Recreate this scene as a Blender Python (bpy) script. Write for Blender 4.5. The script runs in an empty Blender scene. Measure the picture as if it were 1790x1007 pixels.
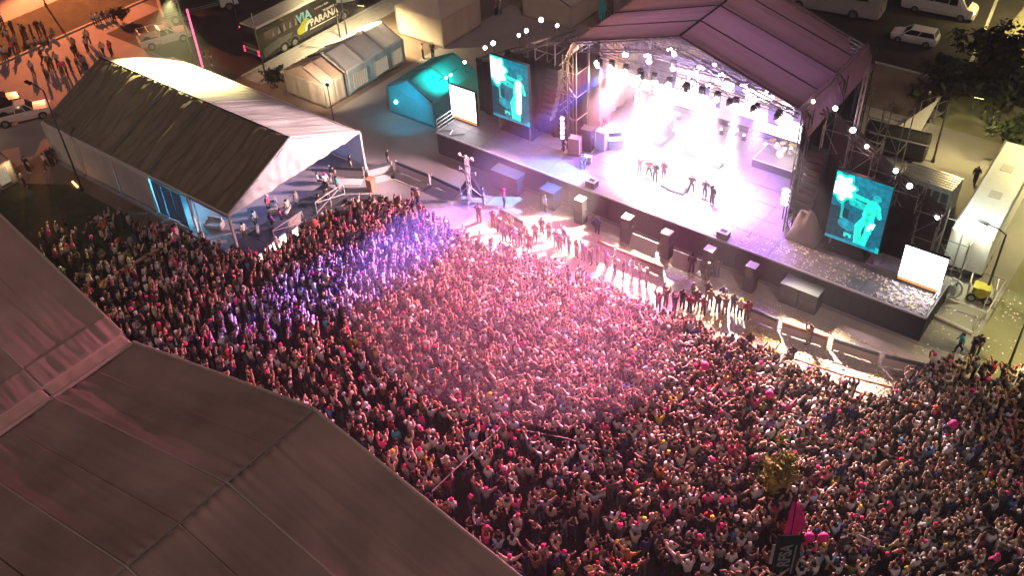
import bpy, bmesh, math, random
import numpy as np
from mathutils import Vector, Matrix, noise
random.seed(7); rng = np.random.default_rng(7)
SC = bpy.context.scene
COL = SC.collection
R = math.radians

# ------------------------------------------------------------------ camera
# world: X runs along the stage front, Y goes up-stage, Z up, metres
CAM_ROT = np.array([[0.794027, 0.60611954, -0.04626254],
                    [0.36408313, -0.53513682, -0.76228083],
                    [-0.4867901, 0.58842814, -0.64559099]])   # rows: right, down, forward
CAM_LOC = np.array([26.2143, -51.8181, 45.0])
FOC = 1739.86
cam = bpy.data.objects.new('camera', bpy.data.cameras.new('camera'))
cam.data.sensor_width = 36.0
cam.data.lens = FOC / 1790 * 36
cam.data.clip_start = 0.5; cam.data.clip_end = 2000
_m = Matrix.Identity(4)
for i in range(3):
    _m[i][0] = CAM_ROT[0][i]; _m[i][1] = -CAM_ROT[1][i]; _m[i][2] = -CAM_ROT[2][i]; _m[i][3] = CAM_LOC[i]
cam.matrix_world = _m
COL.objects.link(cam); SC.camera = cam

# ------------------------------------------------------------------ sky, fill sun, exposure
world = bpy.data.worlds.new('World'); SC.world = world; world.use_nodes = True
nt = world.node_tree; nt.nodes.clear()
wo = nt.nodes.new('ShaderNodeOutputWorld'); bg = nt.nodes.new('ShaderNodeBackground')
sky = nt.nodes.new('ShaderNodeTexSky'); sky.sky_type = 'NISHITA'; sky.sun_disc = False
sky.sun_elevation = R(-4); sky.sun_rotation = R(150)
glow = nt.nodes.new('ShaderNodeBackground'); glow.inputs[0].default_value = (1.0, 0.60, 0.58, 1)   # town glow on the night sky
glow.inputs[1].default_value = 0.040
add = nt.nodes.new('ShaderNodeAddShader')
bg.inputs[1].default_value = 0.05
nt.links.new(sky.outputs[0], bg.inputs[0]); nt.links.new(bg.outputs[0], add.inputs[0]); nt.links.new(glow.outputs[0], add.inputs[1])
nt.links.new(add.outputs[0], wo.inputs[0])
fill_sun = bpy.data.objects.new('moon_light', bpy.data.lights.new('moon_light', 'SUN'))  # directional fill added from behind the viewpoint to brighten the crowd
fill_sun.data.energy = 0.58; fill_sun.data.angle = R(3); fill_sun.data.color = (1.0, 0.74, 0.74)
FILL_DIR = Vector((-0.62, 0.50, -1.0)).normalized()
fill_sun.rotation_euler = FILL_DIR.to_track_quat('-Z', 'Y').to_euler()
COL.objects.link(fill_sun)
SC.view_settings.view_transform = 'Standard'; SC.view_settings.look = 'None'
SC.view_settings.exposure = 0.0; SC.view_settings.gamma = 1.0
SC.cycles.use_denoising = True
SC.cycles.max_bounces = 3; SC.cycles.diffuse_bounces = 2; SC.cycles.glossy_bounces = 1
SC.cycles.transmission_bounces = 2; SC.cycles.volume_bounces = 0; SC.cycles.transparent_max_bounces = 6
SC.cycles.sample_clamp_indirect = 4.0
SC.cycles.use_adaptive_sampling = True; SC.cycles.adaptive_threshold = 0.02; SC.cycles.adaptive_min_samples = 20

# ------------------------------------------------------------------ helpers
def G(px, py, z=0.0):
    """surveyed point: where the photograph's pixel meets the level z"""
    q = CAM_ROT.T @ np.array([(px-895)/FOC, (py-503.5)/FOC, 1.0])
    t = (z-CAM_LOC[2])/q[2]
    return Vector((CAM_LOC + q*t).tolist())
def GY(px, py, Y):
    q = CAM_ROT.T @ np.array([(px-895)/FOC, (py-503.5)/FOC, 1.0])
    t = (Y-CAM_LOC[1])/q[1]
    return Vector((CAM_LOC + q*t).tolist())
def pix(p):
    q = CAM_ROT @ (np.array(p, float)-CAM_LOC)
    return 895+FOC*q[0]/q[2], 503.5+FOC*q[1]/q[2]

MATS = {}
def mat(name, col, rough=0.7, metal=0.0, var=0.2, scale=3.0, bump=0.0, bscale=None, spec=0.3, stretch=None, detail=4):
    if name in MATS: return MATS[name]
    m = bpy.data.materials.new(name); m.use_nodes = True; t = m.node_tree
    b = t.nodes['Principled BSDF']
    b.inputs['Roughness'].default_value = rough; b.inputs['Metallic'].default_value = metal
    b.inputs['Specular IOR Level'].default_value = spec
    if var > 0 or bump > 0:
        tc = t.nodes.new('ShaderNodeTexCoord'); mp = t.nodes.new('ShaderNodeMapping')
        if stretch: mp.inputs['Scale'].default_value = stretch
        t.links.new(tc.outputs['Object'], mp.inputs[0])
        n = t.nodes.new('ShaderNodeTexNoise'); n.inputs['Scale'].default_value = scale; n.inputs['Detail'].default_value = detail
        t.links.new(mp.outputs[0], n.inputs['Vector'])
        rp = t.nodes.new('ShaderNodeValToRGB')
        rp.color_ramp.elements[0].position = 0.3; rp.color_ramp.elements[1].position = 0.7
        rp.color_ramp.elements[0].color = [c*(1-var) for c in col]+[1]
        rp.color_ramp.elements[1].color = [min(1, c*(1+var)) for c in col]+[1]
        t.links.new(n.outputs['Fac'], rp.inputs[0]); t.links.new(rp.outputs[0], b.inputs['Base Color'])
        if bump > 0:
            n2 = t.nodes.new('ShaderNodeTexNoise'); n2.inputs['Scale'].default_value = bscale or scale*4; n2.inputs['Detail'].default_value = 3
            t.links.new(mp.outputs[0], n2.inputs['Vector'])
            bp = t.nodes.new('ShaderNodeBump'); bp.inputs['Strength'].default_value = bump; bp.inputs['Distance'].default_value = 0.05
            t.links.new(n2.outputs['Fac'], bp.inputs['Height']); t.links.new(bp.outputs[0], b.inputs['Normal'])
    else:
        b.inputs['Base Color'].default_value = list(col)+[1]
    MATS[name] = m; return m
def emit(name, col, strength):
    if name in MATS: return MATS[name]
    m = bpy.data.materials.new(name); m.use_nodes = True; t = m.node_tree
    b = t.nodes['Principled BSDF']; b.inputs['Base Color'].default_value = (0.02, 0.02, 0.02, 1)
    b.inputs['Emission Color'].default_value = list(col)+[1]; b.inputs['Emission Strength'].default_value = strength
    MATS[name] = m; return m
def attr_mat(name, attr, emission=0.0, rough=0.85):
    if name in MATS: return MATS[name]
    m = bpy.data.materials.new(name); m.use_nodes = True; t = m.node_tree
    b = t.nodes['Principled BSDF']; b.inputs['Roughness'].default_value = rough; b.inputs['Specular IOR Level'].default_value = 0.15
    if attr == 'OBJ':
        a = t.nodes.new('ShaderNodeObjectInfo'); out = a.outputs['Color']
    else:
        a = t.nodes.new('ShaderNodeAttribute'); a.attribute_name = attr; out = a.outputs['Color']
    if emission > 0:
        b.inputs['Base Color'].default_value = (0.02, 0.02, 0.02, 1)
        t.links.new(out, b.inputs['Emission Color']); b.inputs['Emission Strength'].default_value = emission
    else:
        t.links.new(out, b.inputs['Base Color'])
    MATS[name] = m; return m

def tag(o, label=None, cat=None, group=None, kind=None):
    if label: o['label'] = label
    if cat: o['category'] = cat
    if group: o['group'] = group
    if kind: o['kind'] = kind
    return o
def thing(name, label, cat, loc=(0, 0, 0), rz=0.0, group=None):
    o = bpy.data.objects.new(name, None); COL.objects.link(o)
    o.empty_display_size = 0.2
    o.location = loc; o.rotation_euler = (0, 0, rz)
    return tag(o, label, cat, group)
def linkobj(name, me, parent=None, loc=None, rz=None):
    o = bpy.data.objects.new(name, me); COL.objects.link(o)
    if parent: o.parent = parent
    if loc is not None: o.location = loc
    if rz is not None: o.rotation_euler = (0, 0, rz)
    return o
def copy_tree(o, parent=None):
    c = o.copy(); COL.objects.link(c); c.parent = parent
    for ch in o.children: copy_tree(ch, c)
    return c

class MB:
    def __init__(s): s.v = []; s.f = []
    def add(s, vs, fs):
        n = len(s.v); s.v += [tuple(v) for v in vs]; s.f += [tuple(i+n for i in f) for f in fs]; return s
    def box(s, x0, x1, y0, y1, z0, z1):
        return s.add([(x0,y0,z0),(x1,y0,z0),(x1,y1,z0),(x0,y1,z0),(x0,y0,z1),(x1,y0,z1),(x1,y1,z1),(x0,y1,z1)],
                     [(0,3,2,1),(4,5,6,7),(0,1,5,4),(1,2,6,5),(2,3,7,6),(3,0,4,7)])
    def hexa(s, b, t):
        return s.add(list(b)+list(t), [(0,3,2,1),(4,5,6,7),(0,1,5,4),(1,2,6,5),(2,3,7,6),(3,0,4,7)])
    def cyl(s, p0, p1, r0, r1=None, n=8, cap=True):
        r1 = r0 if r1 is None else r1
        p0 = Vector(p0); p1 = Vector(p1); d = (p1-p0)
        if d.length < 1e-6: return s
        d.normalize(); a = d.orthogonal().normalized(); b = d.cross(a)
        vs = []
        for p, r in ((p0, r0), (p1, r1)):
            for i in range(n):
                t = 2*math.pi*i/n; vs.append(p+a*math.cos(t)*r+b*math.sin(t)*r)
        fs = [(i, (i+1) % n, n+(i+1) % n, n+i) for i in range(n)]
        if cap: fs += [tuple(range(n-1, -1, -1)), tuple(range(n, 2*n))]
        return s.add(vs, fs)
    def path(s, pts, r, n=6):
        for a, b in zip(pts[:-1], pts[1:]): s.cyl(a, b, r, n=n)
        return s
    def sphere(s, c, r, nu=10, nv=7, sz=1.0):
        c = Vector(c); vs = [c+Vector((0, 0, r*sz))]
        for j in range(1, nv):
            th = math.pi*j/nv
            for i in range(nu):
                ph = 2*math.pi*i/nu
                vs.append(c+Vector((r*math.sin(th)*math.cos(ph), r*math.sin(th)*math.sin(ph), r*sz*math.cos(th))))
        vs.append(c-Vector((0, 0, r*sz)))
        fs = [(0, 1+i, 1+(i+1) % nu) for i in range(nu)]
        for j in range(nv-2):
            for i in range(nu):
                a = 1+j*nu+i; b = 1+j*nu+(i+1) % nu
                fs.append((a, a+nu, b+nu, b))
        L = len(vs)-1; k = 1+(nv-2)*nu
        fs += [(L, k+(i+1) % nu, k+i) for i in range(nu)]
        return s.add(vs, fs)
    def prism(s, poly, y0, y1, ax='y'):
        """polygon of (a,z) pairs swept along y (ax='y': a is x) or along x (a is y)"""
        n = len(poly)
        f = (lambda a, z, t: (a, t, z)) if ax == 'y' else (lambda a, z, t: (t, a, z))
        vs = [f(a, z, y0) for a, z in poly]+[f(a, z, y1) for a, z in poly]
        fs = [tuple(range(n)), tuple(range(2*n-1, n-1, -1))]+[(i, i+n, (i+1) % n+n, (i+1) % n) for i in range(n)]
        return s.add(vs, fs)
    def truss(s, p0, p1, w, r=0.03, bay=0.8):
        """square lattice girder"""
        p0 = Vector(p0); p1 = Vector(p1); d = p1-p0; L = d.length; d.normalize()
        up = Vector((0, 0, 1)) if abs(d.z) < 0.9 else Vector((0, 1, 0))
        a = d.cross(up).normalized()*w/2; b = d.cross(a).normalized()*w/2
        cs = [a+b, a-b, -a-b, -a+b]; n = max(1, round(L/bay))
        for c in cs: s.cyl(p0+c, p1+c, r, n=5)
        for k in range(n):
            q0 = p0+d*L*k/n; q1 = p0+d*L*(k+1)/n
            for i in range(4):
                c0, c1 = cs[i], cs[(i+1) % 4]
                if (k+i) % 2: c0, c1 = c1, c0
                s.cyl(q0+c0, q1+c1, r*0.6, n=4, cap=False)
        return s
    def mesh(s, name, m=None, smooth=False):
        me = bpy.data.meshes.new(name); me.from_pydata(s.v, [], s.f)
        if m: me.materials.append(MATS[m] if isinstance(m, str) else m)
        if smooth: me.polygons.foreach_set('use_smooth', [True]*len(me.polygons))
        me.update(); return me
    def build(s, name, m, parent=None, loc=None, rz=None, smooth=False):
        bm = bmesh.new(); me = s.mesh(name, m, smooth); bm.from_mesh(me)
        bmesh.ops.recalc_face_normals(bm, faces=bm.faces); bm.to_mesh(me); bm.free()
        return linkobj(name, me, parent, loc, rz)

def cloth(corners, nu, nv, amp=0.04, freq=1.0, along='v', sag=0.0, seed=0, thick=0.0, pinch=0.0):
    """fabric stretched between four corners, with folds running along u or v"""
    p00, p10, p11, p01 = [Vector(c) for c in corners]
    nrm = (p10-p00).cross(p01-p00).normalized()
    if nrm.z < 0: nrm = -nrm
    Lu = (p10-p00).length; Lv = (p01-p00).length
    mb = MB(); vs = []
    for j in range(nv+1):
        v = j/nv
        for i in range(nu+1):
            u = i/nu
            p = p00*(1-u)*(1-v)+p10*u*(1-v)+p11*u*v+p01*(1-u)*v
            e = min(u, 1-u, v, 1-v)*6; e = min(1, e)
            if along == 'v': q = Vector((u*Lu*freq*2.2, v*Lv*freq*0.25, seed*7.3))
            else: q = Vector((u*Lu*freq*0.25, v*Lv*freq*2.2, seed*7.3))
            h = amp*(noise.noise(q)+0.5*noise.noise(q*2.3))*(0.25+0.75*e)
            h += amp*0.8*noise.noise(Vector((u*Lu*0.35, v*Lv*0.35, seed*3.1)))*e
            h -= sag*4*u*(1-u)*(0.5+0.5*math.sin(math.pi*v))
            if pinch: h += pinch*math.sin(u*Lu*9+3*noise.noise(Vector((u*Lu*.8, seed, 0))))*max(0, noise.noise(Vector((u*Lu*.5, seed*2.1, 4)))+.25)*(math.exp(-(1-v)*Lv/.9)+.6*math.exp(-v*Lv/.7))
            vs.append(p+nrm*h)
    fs = []
    for j in range(nv):
        for i in range(nu):
            a = j*(nu+1)+i; fs.append((a, a+1, a+nu+2, a+nu+1))
    mb.add(vs, fs)
    if thick:
        n = len(vs); mb.add([v-nrm*thick for v in vs], [tuple(reversed(f)) for f in fs])
        rim = [i for i in range(nu+1)]+[(nu+1)*j+nu for j in range(1, nv+1)]+[(nu+1)*nv+i for i in range(nu-1, -1, -1)]+[(nu+1)*j for j in range(nv-1, 0, -1)]
        for a, b in zip(rim, rim[1:]+rim[:1]): mb.f.append((a, b, b+n, a+n))
    return mb
def smooth_build(mb, name, m, parent=None):
    return mb.build(name, m, parent, smooth=True)
def text_mesh(txt, size, m, name, bold=0.0, extrude=0.004):
    cu = bpy.data.curves.new('lettering', 'FONT'); cu.body = txt; cu.size = size; cu.extrude = extrude; cu.offset = bold
    cu.align_x = 'CENTER'; cu.align_y = 'CENTER'
    o = bpy.data.objects.new('lettering', cu); COL.objects.link(o)
    bpy.context.view_layer.update()
    dg = bpy.context.evaluated_depsgraph_get()
    me = bpy.data.meshes.new_from_object(o.evaluated_get(dg)); me.name = name
    COL.objects.unlink(o); bpy.data.objects.remove(o)
    me.materials.clear(); me.materials.append(m)
    return me
def spot(name, parent, loc, target, energy, col, angle=40, blend=0.6, radius=0.25):
    l = bpy.data.lights.new(name, 'SPOT'); l.energy = energy; l.color = col; l.spot_size = R(angle); l.spot_blend = blend; l.shadow_soft_size = radius
    o = bpy.data.objects.new(name, l); COL.objects.link(o)
    o.location = loc; o.rotation_euler = (Vector(target)-Vector(loc)).to_track_quat('-Z', 'Y').to_euler()
    if parent: o.parent = parent; o.matrix_parent_inverse = Matrix.Identity(4); o.location = Vector(loc)-parent.location
    return o
def point(name, parent, loc, energy, col, radius=0.15):
    l = bpy.data.lights.new(name, 'POINT'); l.energy = energy; l.color = col; l.shadow_soft_size = radius
    o = bpy.data.objects.new(name, l); COL.objects.link(o); o.location = loc
    if parent: o.parent = parent; o.location = Vector(loc)-parent.location
    return o

# ------------------------------------------------------------------ materials
mat('asphalt', (0.026, 0.023, 0.022), 0.9, var=0.35, scale=0.6, bump=0.3, bscale=12)
mat('dirt', (0.16, 0.115, 0.085), 0.95, var=0.35, scale=0.25, bump=0.4, bscale=5)
mat('concrete', (0.27, 0.25, 0.24), 0.85, var=0.16, scale=0.35, bump=0.15, bscale=6, detail=8)
mat('pit_boards', (0.46, 0.41, 0.35), 0.8, var=0.18, scale=0.6, bump=0.2, bscale=8, detail=8)
mat('yard', (0.22, 0.21, 0.12), 0.9, var=0.22, scale=0.22, bump=0.2, bscale=5, detail=8)
mat('grass_dark', (0.035, 0.04, 0.018), 0.95, var=0.5, scale=0.9, bump=0.6, bscale=9)
mat('kerbstone', (0.36, 0.34, 0.31), 0.85, var=0.15, scale=2)
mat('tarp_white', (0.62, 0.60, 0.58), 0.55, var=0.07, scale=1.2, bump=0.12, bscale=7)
mat('tarp_tan', (0.41, 0.285, 0.23), 0.62, var=0.26, scale=0.22, bump=0.5, bscale=1.8, spec=0.25)
mat('tarp_cream', (0.50, 0.42, 0.34), 0.85, var=0.08, scale=1.0, bump=0.1, bscale=6)
mat('tarp_peach', (0.56, 0.40, 0.31), 0.8, var=0.08, scale=1.0, bump=0.1, bscale=6)
mat('tarp_grey', (0.30, 0.27, 0.25), 0.6, var=0.1, scale=0.8, bump=0.1, bscale=6)
mat('tarp_stage', (0.09, 0.05, 0.052), 0.6, var=0.12, scale=0.5, bump=0.15, bscale=3)
def translucent(m, col, f):
    m = MATS[m]; t = m.node_tree; b = t.nodes['Principled BSDF']; o = [n for n in t.nodes if n.type == 'OUTPUT_MATERIAL'][0]
    tr = t.nodes.new('ShaderNodeBsdfTranslucent'); tr.inputs[0].default_value = (*col, 1); mx = t.nodes.new('ShaderNodeMixShader'); mx.inputs[0].default_value = f
    t.links.new(b.outputs[0], mx.inputs[1]); t.links.new(tr.outputs[0], mx.inputs[2]); t.links.new(mx.outputs[0], o.inputs['Surface'])
mat('tarp_white_shaded', (0.19, 0.165, 0.105), 0.6, var=0.1, scale=0.8, bump=0.12, bscale=5)  # white marquee cloth, with the near slope's shade put into its colour
translucent('tarp_stage', (.36, .22, .22), .13)
mat('wall_blue', (0.36, 0.42, 0.44), 0.7, var=0.08, scale=1)
mat('black_paint', (0.015, 0.015, 0.017), 0.5, var=0.2)
mat('black_cloth', (0.022, 0.020, 0.022), 0.9, var=0.3, scale=1.5, bump=0.3, bscale=4)
mat('dark_scrim', (0.06, 0.045, 0.05), 0.9, var=0.3, scale=1.2, bump=0.2, bscale=5)
mat('deck', (0.22, 0.20, 0.215), 0.5, var=0.12, scale=1.5)
mat('deck_edge', (0.55, 0.53, 0.55), 0.5, var=0.05)
mat('skirt', (0.022, 0.021, 0.030), 0.7, var=0.3, scale=1.0)
mat('alu', (0.55, 0.54, 0.54), 0.35, 0.8, var=0.05)
mat('steel', (0.30, 0.29, 0.28), 0.5, 0.6, var=0.2, scale=4)
mat('steel_dark', (0.05, 0.048, 0.048), 0.5, 0.4, var=0.2)
mat('white_paint', (0.72, 0.70, 0.68), 0.35, var=0.05, spec=0.5)
mat('white_car', (0.66, 0.65, 0.62), 0.25, var=0.03, spec=0.6)
mat('glass_dark', (0.012, 0.013, 0.015), 0.08, var=0.0, spec=0.8)
mat('tyre', (0.02, 0.02, 0.02), 0.85, var=0.2)
mat('rim', (0.35, 0.35, 0.35), 0.35, 0.7, var=0.1)
mat('wood', (0.35, 0.20, 0.10), 0.7, var=0.25, scale=2, stretch=(1, 8, 1))
mat('wood_red', (0.36, 0.17, 0.10), 0.7, var=0.25, scale=2)
mat('crate_black', (0.03, 0.03, 0.032), 0.55, var=0.2, scale=4)
mat('leaf', (0.022, 0.030, 0.012), 0.7, var=0.5, scale=0.8)
mat('leaf_yellow', (0.27, 0.24, 0.045), 0.7, var=0.4, scale=1.5)
mat('bark', (0.10, 0.075, 0.05), 0.9, var=0.3, scale=5)
mat('panel_pale', (0.52, 0.47, 0.43), 0.6, var=0.08, scale=2)
mat('rail_dark', (0.05, 0.06, 0.065), 0.5, var=0.15)
mat('pink_cloth', (0.75, 0.03, 0.25), 0.6, var=0.1)
mat('teal_cloth', (0.05, 0.45, 0.48), 0.7, var=0.1)
mat('bus_black', (0.02, 0.022, 0.022), 0.22, var=0.2, scale=0.7, spec=0.6)
mat('bus_grey', (0.12, 0.125, 0.12), 0.3, var=0.1)
mat('bus_roof', (0.45, 0.41, 0.34), 0.4, var=0.08)
mat('truck_black', (0.018, 0.018, 0.02), 0.4, var=0.2)
mat('lettering', (0.72, 0.70, 0.62), 0.5, var=0.0)
mat('lettering_teal', (0.25, 0.62, 0.64), 0.5, var=0.0)
mat('lime', (0.42, 0.46, 0.04), 0.5, var=0.05)
mat('banner_black', (0.03, 0.045, 0.045), 0.7, var=0.1)
mat('lettering_grey', (0.33, 0.36, 0.36), 0.6, var=0.0)
mat('brass', (0.6, 0.45, 0.15), 0.3, 0.8, var=0.05)
mat('drum_white', (0.7, 0.66, 0.55), 0.4, var=0.05)
mat('amp_tan', (0.45, 0.33, 0.27), 0.7, var=0.1)
mat('yellow_paint', (0.36, 0.32, 0.05), 0.5, var=0.15)
mat('hoop_white', (0.55, 0.60, 0.66), 0.4, var=0.1)
emit('lamp_white', (1.0, 0.95, 0.9), 22.0)
emit('lamp_warm', (1.0, 0.60, 0.28), 60.0)
emit('lamp_hot', (1.0, 0.80, 0.62), 30.0)
emit('lamp_violet', (0.75, 0.45, 1.0), 14.0)
emit('lamp_blue', (0.35, 0.45, 1.0), 10.0)
emit('lamp_yellow', (1.0, 0.85, 0.35), 12.0)
emit('lamp_teal', (0.25, 1.0, 0.85), 9.0)
emit('lamp_red', (1.0, 0.03, 0.10), 4.0)
emit('lamp_pink', (1.0, 0.12, 0.28), 2.2)
emit('screen_white', (1.0, 0.96, 1.0), 5.0)
emit('screen_orange', (1.0, 0.35, 0.10), 2.0)
emit('screen_violet', (0.9, 0.75, 1.0), 3.4)
emit('sign_lit', (1.0, 0.9, 0.7), 3.0)
emit('window_lit', (1.0, 0.85, 0.62), 0.38)
CLOTH_OBJ = attr_mat('cloth_by_object', 'OBJ'); CLOTH_COL = attr_mat('cloth_by_colour', 'col')
LED_COL = attr_mat('led_picture', 'col', 1.6)
# ================================================================== SETTING
def sheet(name, pts, z, m, holes=None):
    mb = MB(); mb.add([(p[0], p[1], z) for p in pts], [tuple(range(len(pts)))])
    o = mb.build(name, m); return tag(o, kind='structure')
def rect(x0, x1, y0, y1): return [(x0, y0), (x1, y0), (x1, y1), (x0, y1)]
sheet('ground', rect(-180, 120, -120, 180), 0.0, 'dirt')
sheet('crowd_field', rect(-34, 60, -60, -8.4), 0.004, 'asphalt')
sheet('grass_verge', [(-56, -40), (-34.02, -40), (-34.02, -20.9), (-46, -20.9), (-50.5, -23.5), (-56, -25.5)], 0.004, 'grass_dark')
sheet('concrete_apron', rect(-36, 20, -8.38, 26), 0.004, 'concrete')
sheet('pit_floor', [(-15.5, -7.9), (18.3, -7.2), (18.3, -.7), (-15.5, -.7)], 0.008, 'pit_boards')
sheet('yard', rect(20.02, 60, -8.38, 60), 0.004, 'yard')
sheet('yard_back', rect(8.3, 20, 26.02, 60), 0.004, 'yard')
sheet('parking_lot', rect(-34, 8.2, 33.9, 90), 0.006, 'asphalt')
sheet('street', rect(-140, -80.2, -60, 60), 0.006, 'concrete')
sheet('street_verge', rect(-80.2, -71.7, -60, 60), 0.010, 'grass_dark')
sheet('pavement', rect(-71.3, -52.5, -45, 5), 0.0045, 'concrete')
sheet('bus_lane', rect(-68, -48.4, -2, 60), 0.006, 'asphalt')
sheet('footpath', rect(-48.0, -45.8, -0.5, 60), 0.012, 'kerbstone')
sheet('tent_floor', rect(-51.5, -24.8, -19.6, -5.2), 0.008, 'concrete')
def kerb(pts, w=0.3, h=0.13):
    mb = MB()
    for (x0, y0), (x1, y1) in zip(pts[:-1], pts[1:]):
        L = math.hypot(x1-x0, y1-y0); n = max(1, int(L/2.0))
        dx, dy = (x1-x0)/L, (y1-y0)/L; nx, ny = -dy*w/2, dx*w/2
        for k in range(n):
            a = L*k/n+0.01; b = L*(k+1)/n-0.01
            q = [(x0+dx*a-nx, y0+dy*a-ny), (x0+dx*b-nx, y0+dy*b-ny), (x0+dx*b+nx, y0+dy*b+ny), (x0+dx*a+nx, y0+dy*a+ny)]
            mb.hexa([(x, y, 0.001) for x, y in q], [(x, y, h) for x, y in q])
    return tag(mb.build('kerb', 'kerbstone'), kind='structure')
kerb([(-71.5, -60), (-71.5, 60)]); kerb([(-45.6, -0.5), (-45.6, 45)]); kerb([(-48.2, -0.5), (-48.2, 45)])
kerb([(-20, 33.7), (8.1, 33.7)]); kerb([(8.35, 33.7), (8.35, 20)], 0.2, 0.08)
kerb([(5.0, 56), (7.3, 41.5), (8.2, 33.9)])

# ================================================================== STAGE
SX0, SX1, SYF, DZ = -23.4, 17.15, -0.4, 2.1
MX0, MX1, MYB = -12.4, 6.2, 14.6
st = thing('stage', 'wide black concert stage with white edged deck and side walkways', 'stage', (-3.1, 0, 0))
def sp(mb, name, m, parent=st, smooth=False):
    o = mb.build(name, m, parent, smooth=smooth); o.location = Vector((0, 0, 0))-st.location if parent is st else (0, 0, 0)
    return o
def deckpanels(x0, x1, y0, y1, nx, ny):
    dx = (x1-x0)/nx; dy = (y1-y0)/ny
    me = MB().box(-dx/2+0.012, dx/2-0.012, -dy/2+0.012, dy/2-0.012, -0.09, 0).mesh('deck_panel', 'deck')
    for i in range(nx):
        for j in range(ny):
            linkobj('deck_panel', me, st, Vector((x0+dx*(i+.5), y0+dy*(j+.5), DZ+random.uniform(-.003, .003)))-st.location)
deckpanels(SX0, MX0, SYF, 4.4, 5, 3); deckpanels(MX1, SX1, SYF, 4.4, 5, 3); deckpanels(MX0, MX1, SYF, MYB, 9, 8)
mb = MB(); mb.box(SX0+.1, SX1-.1, SYF+.12, 4.3, 0.0, DZ-.1); mb.box(MX0, MX1, 4.32, MYB-.02, 0, DZ-.1); sp(mb, 'substructure', 'skirt')
n = 34
me = MB().box(-0.59, 0.59, 0, 0.05, 0, DZ-0.14).mesh('skirt_panel', 'skirt')
for i in range(n):
    linkobj('skirt_panel', me, st, Vector((SX0+(i+.5)*(SX1-SX0)/n, SYF+.06, 0.02))-st.location)
for i in range(4):
    for xx in (SX0, SX1):
        linkobj('skirt_panel', me, st, Vector((xx+(0.05 if xx < 0 else -0.05), SYF+.65+i*1.2, 0.02))-st.location, R(90))
for a, b in ((SX0, MX0), (MX0+.04, MX1-.04), (MX1, SX1)):
    sp(MB().box(a, b, SYF-.05, SYF+.035, DZ-.10, DZ+.035), 'edge_trim', 'deck_edge')
for xx in (SX0-.04, SX1-.03):
    sp(MB().box(xx, xx+.07, SYF+.04, 4.3, DZ-.1, DZ+.035), 'edge_trim', 'deck_edge')
# end railings on the walkways
for xx in (SX0+.05, SX1-.05):
    mb = MB()
    for yy in (SYF+.1, 1.0, 2.1): mb.cyl((xx, yy, DZ), (xx, yy, DZ+1.1), .03)
    for zz in (.4, .75, 1.1): mb.cyl((xx, SYF+.1, DZ+zz), (xx, 2.1, DZ+zz), .03)
    mb.cyl((xx, SYF+.1, DZ+.1), (xx, 1.0, DZ+1.1), .022)
    sp(mb, 'railing', 'alu')
mb = MB().path([(SX0+.1, SYF+.2, DZ+.05), (SX0+1.0, SYF+.9, DZ+.05), (SX0+1.3, SYF+.2, DZ+.05), (SX0+2.2, SYF+1.0, DZ+.05)], .035); sp(mb, 'floor_brace', 'alu')

# ---- roof
RX0, RX1, RXC, RZE, RZR, RY0, RYB = -11.8, 5.7, -3.2, 11.95, 14.6, 2.75, 13.9
rf = thing('stage_roof', 'mauve pitched canopy over the stage on lattice towers', 'stage roof', (RXC, 8, 0))
def rp(mb, name, m, smooth=False):
    o = mb.build(name, m, rf, smooth=smooth); o.location = -rf.location; return o
NB = 4; BD = (RYB-RY0)/NB
for k in range(NB):
    y0 = RY0+k*BD; y1 = y0+BD-.05
    hip = 1.5 if k == NB-1 else 0.0
    for (xa, za, xb, zb) in ((RX0, RZE, RXC-.02, RZR), (RXC+.02, RZR, RX1, RZE)):
        xa1 = xa+(hip if xa == RX0 else 0); xb1 = xb-(hip if xb == RX1 else 0)
        mb = cloth(((xa, y0, za), (xb, y0, zb), (xb1, y1, zb), (xa1, y1, za)), 34, 14, amp=.11, freq=.45, along='u', seed=k+xa)
        rp(mb, 'canopy_panel', 'tarp_stage', True)
    for (xa, za, xb, zb) in ((RX0, RZE, RXC, RZR), (RXC, RZR, RX1, RZE)):
        rp(MB().cyl((xa, y0-.02, za+.02), (xb, y0-.02, zb+.02), .05, n=6), 'seam_strap', 'steel_dark')
rp(MB().cyl((RXC, RY0, RZR+.03), (RXC, RYB, RZR+.03), .07), 'ridge_beam', 'steel_dark')
for xa, sgn in ((RX1, 1), (RX0, -1)):
    for k in range(NB):
        y0 = RY0+k*BD; y1 = y0+BD-.05
        mb = cloth(((xa+.02*sgn, y0, RZE-.02), (xa+.02*sgn, y1, RZE-.02), (xa+.9*sgn, y1, RZE-1.6-.3*(k % 2)), (xa+.9*sgn, y0, RZE-1.6-.25*((k+1) % 2))), 12, 8, amp=.18, freq=.7, along='v', seed=k+9+sgn)
        rp(mb, 'side_drop', 'tarp_stage', True)
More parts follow.
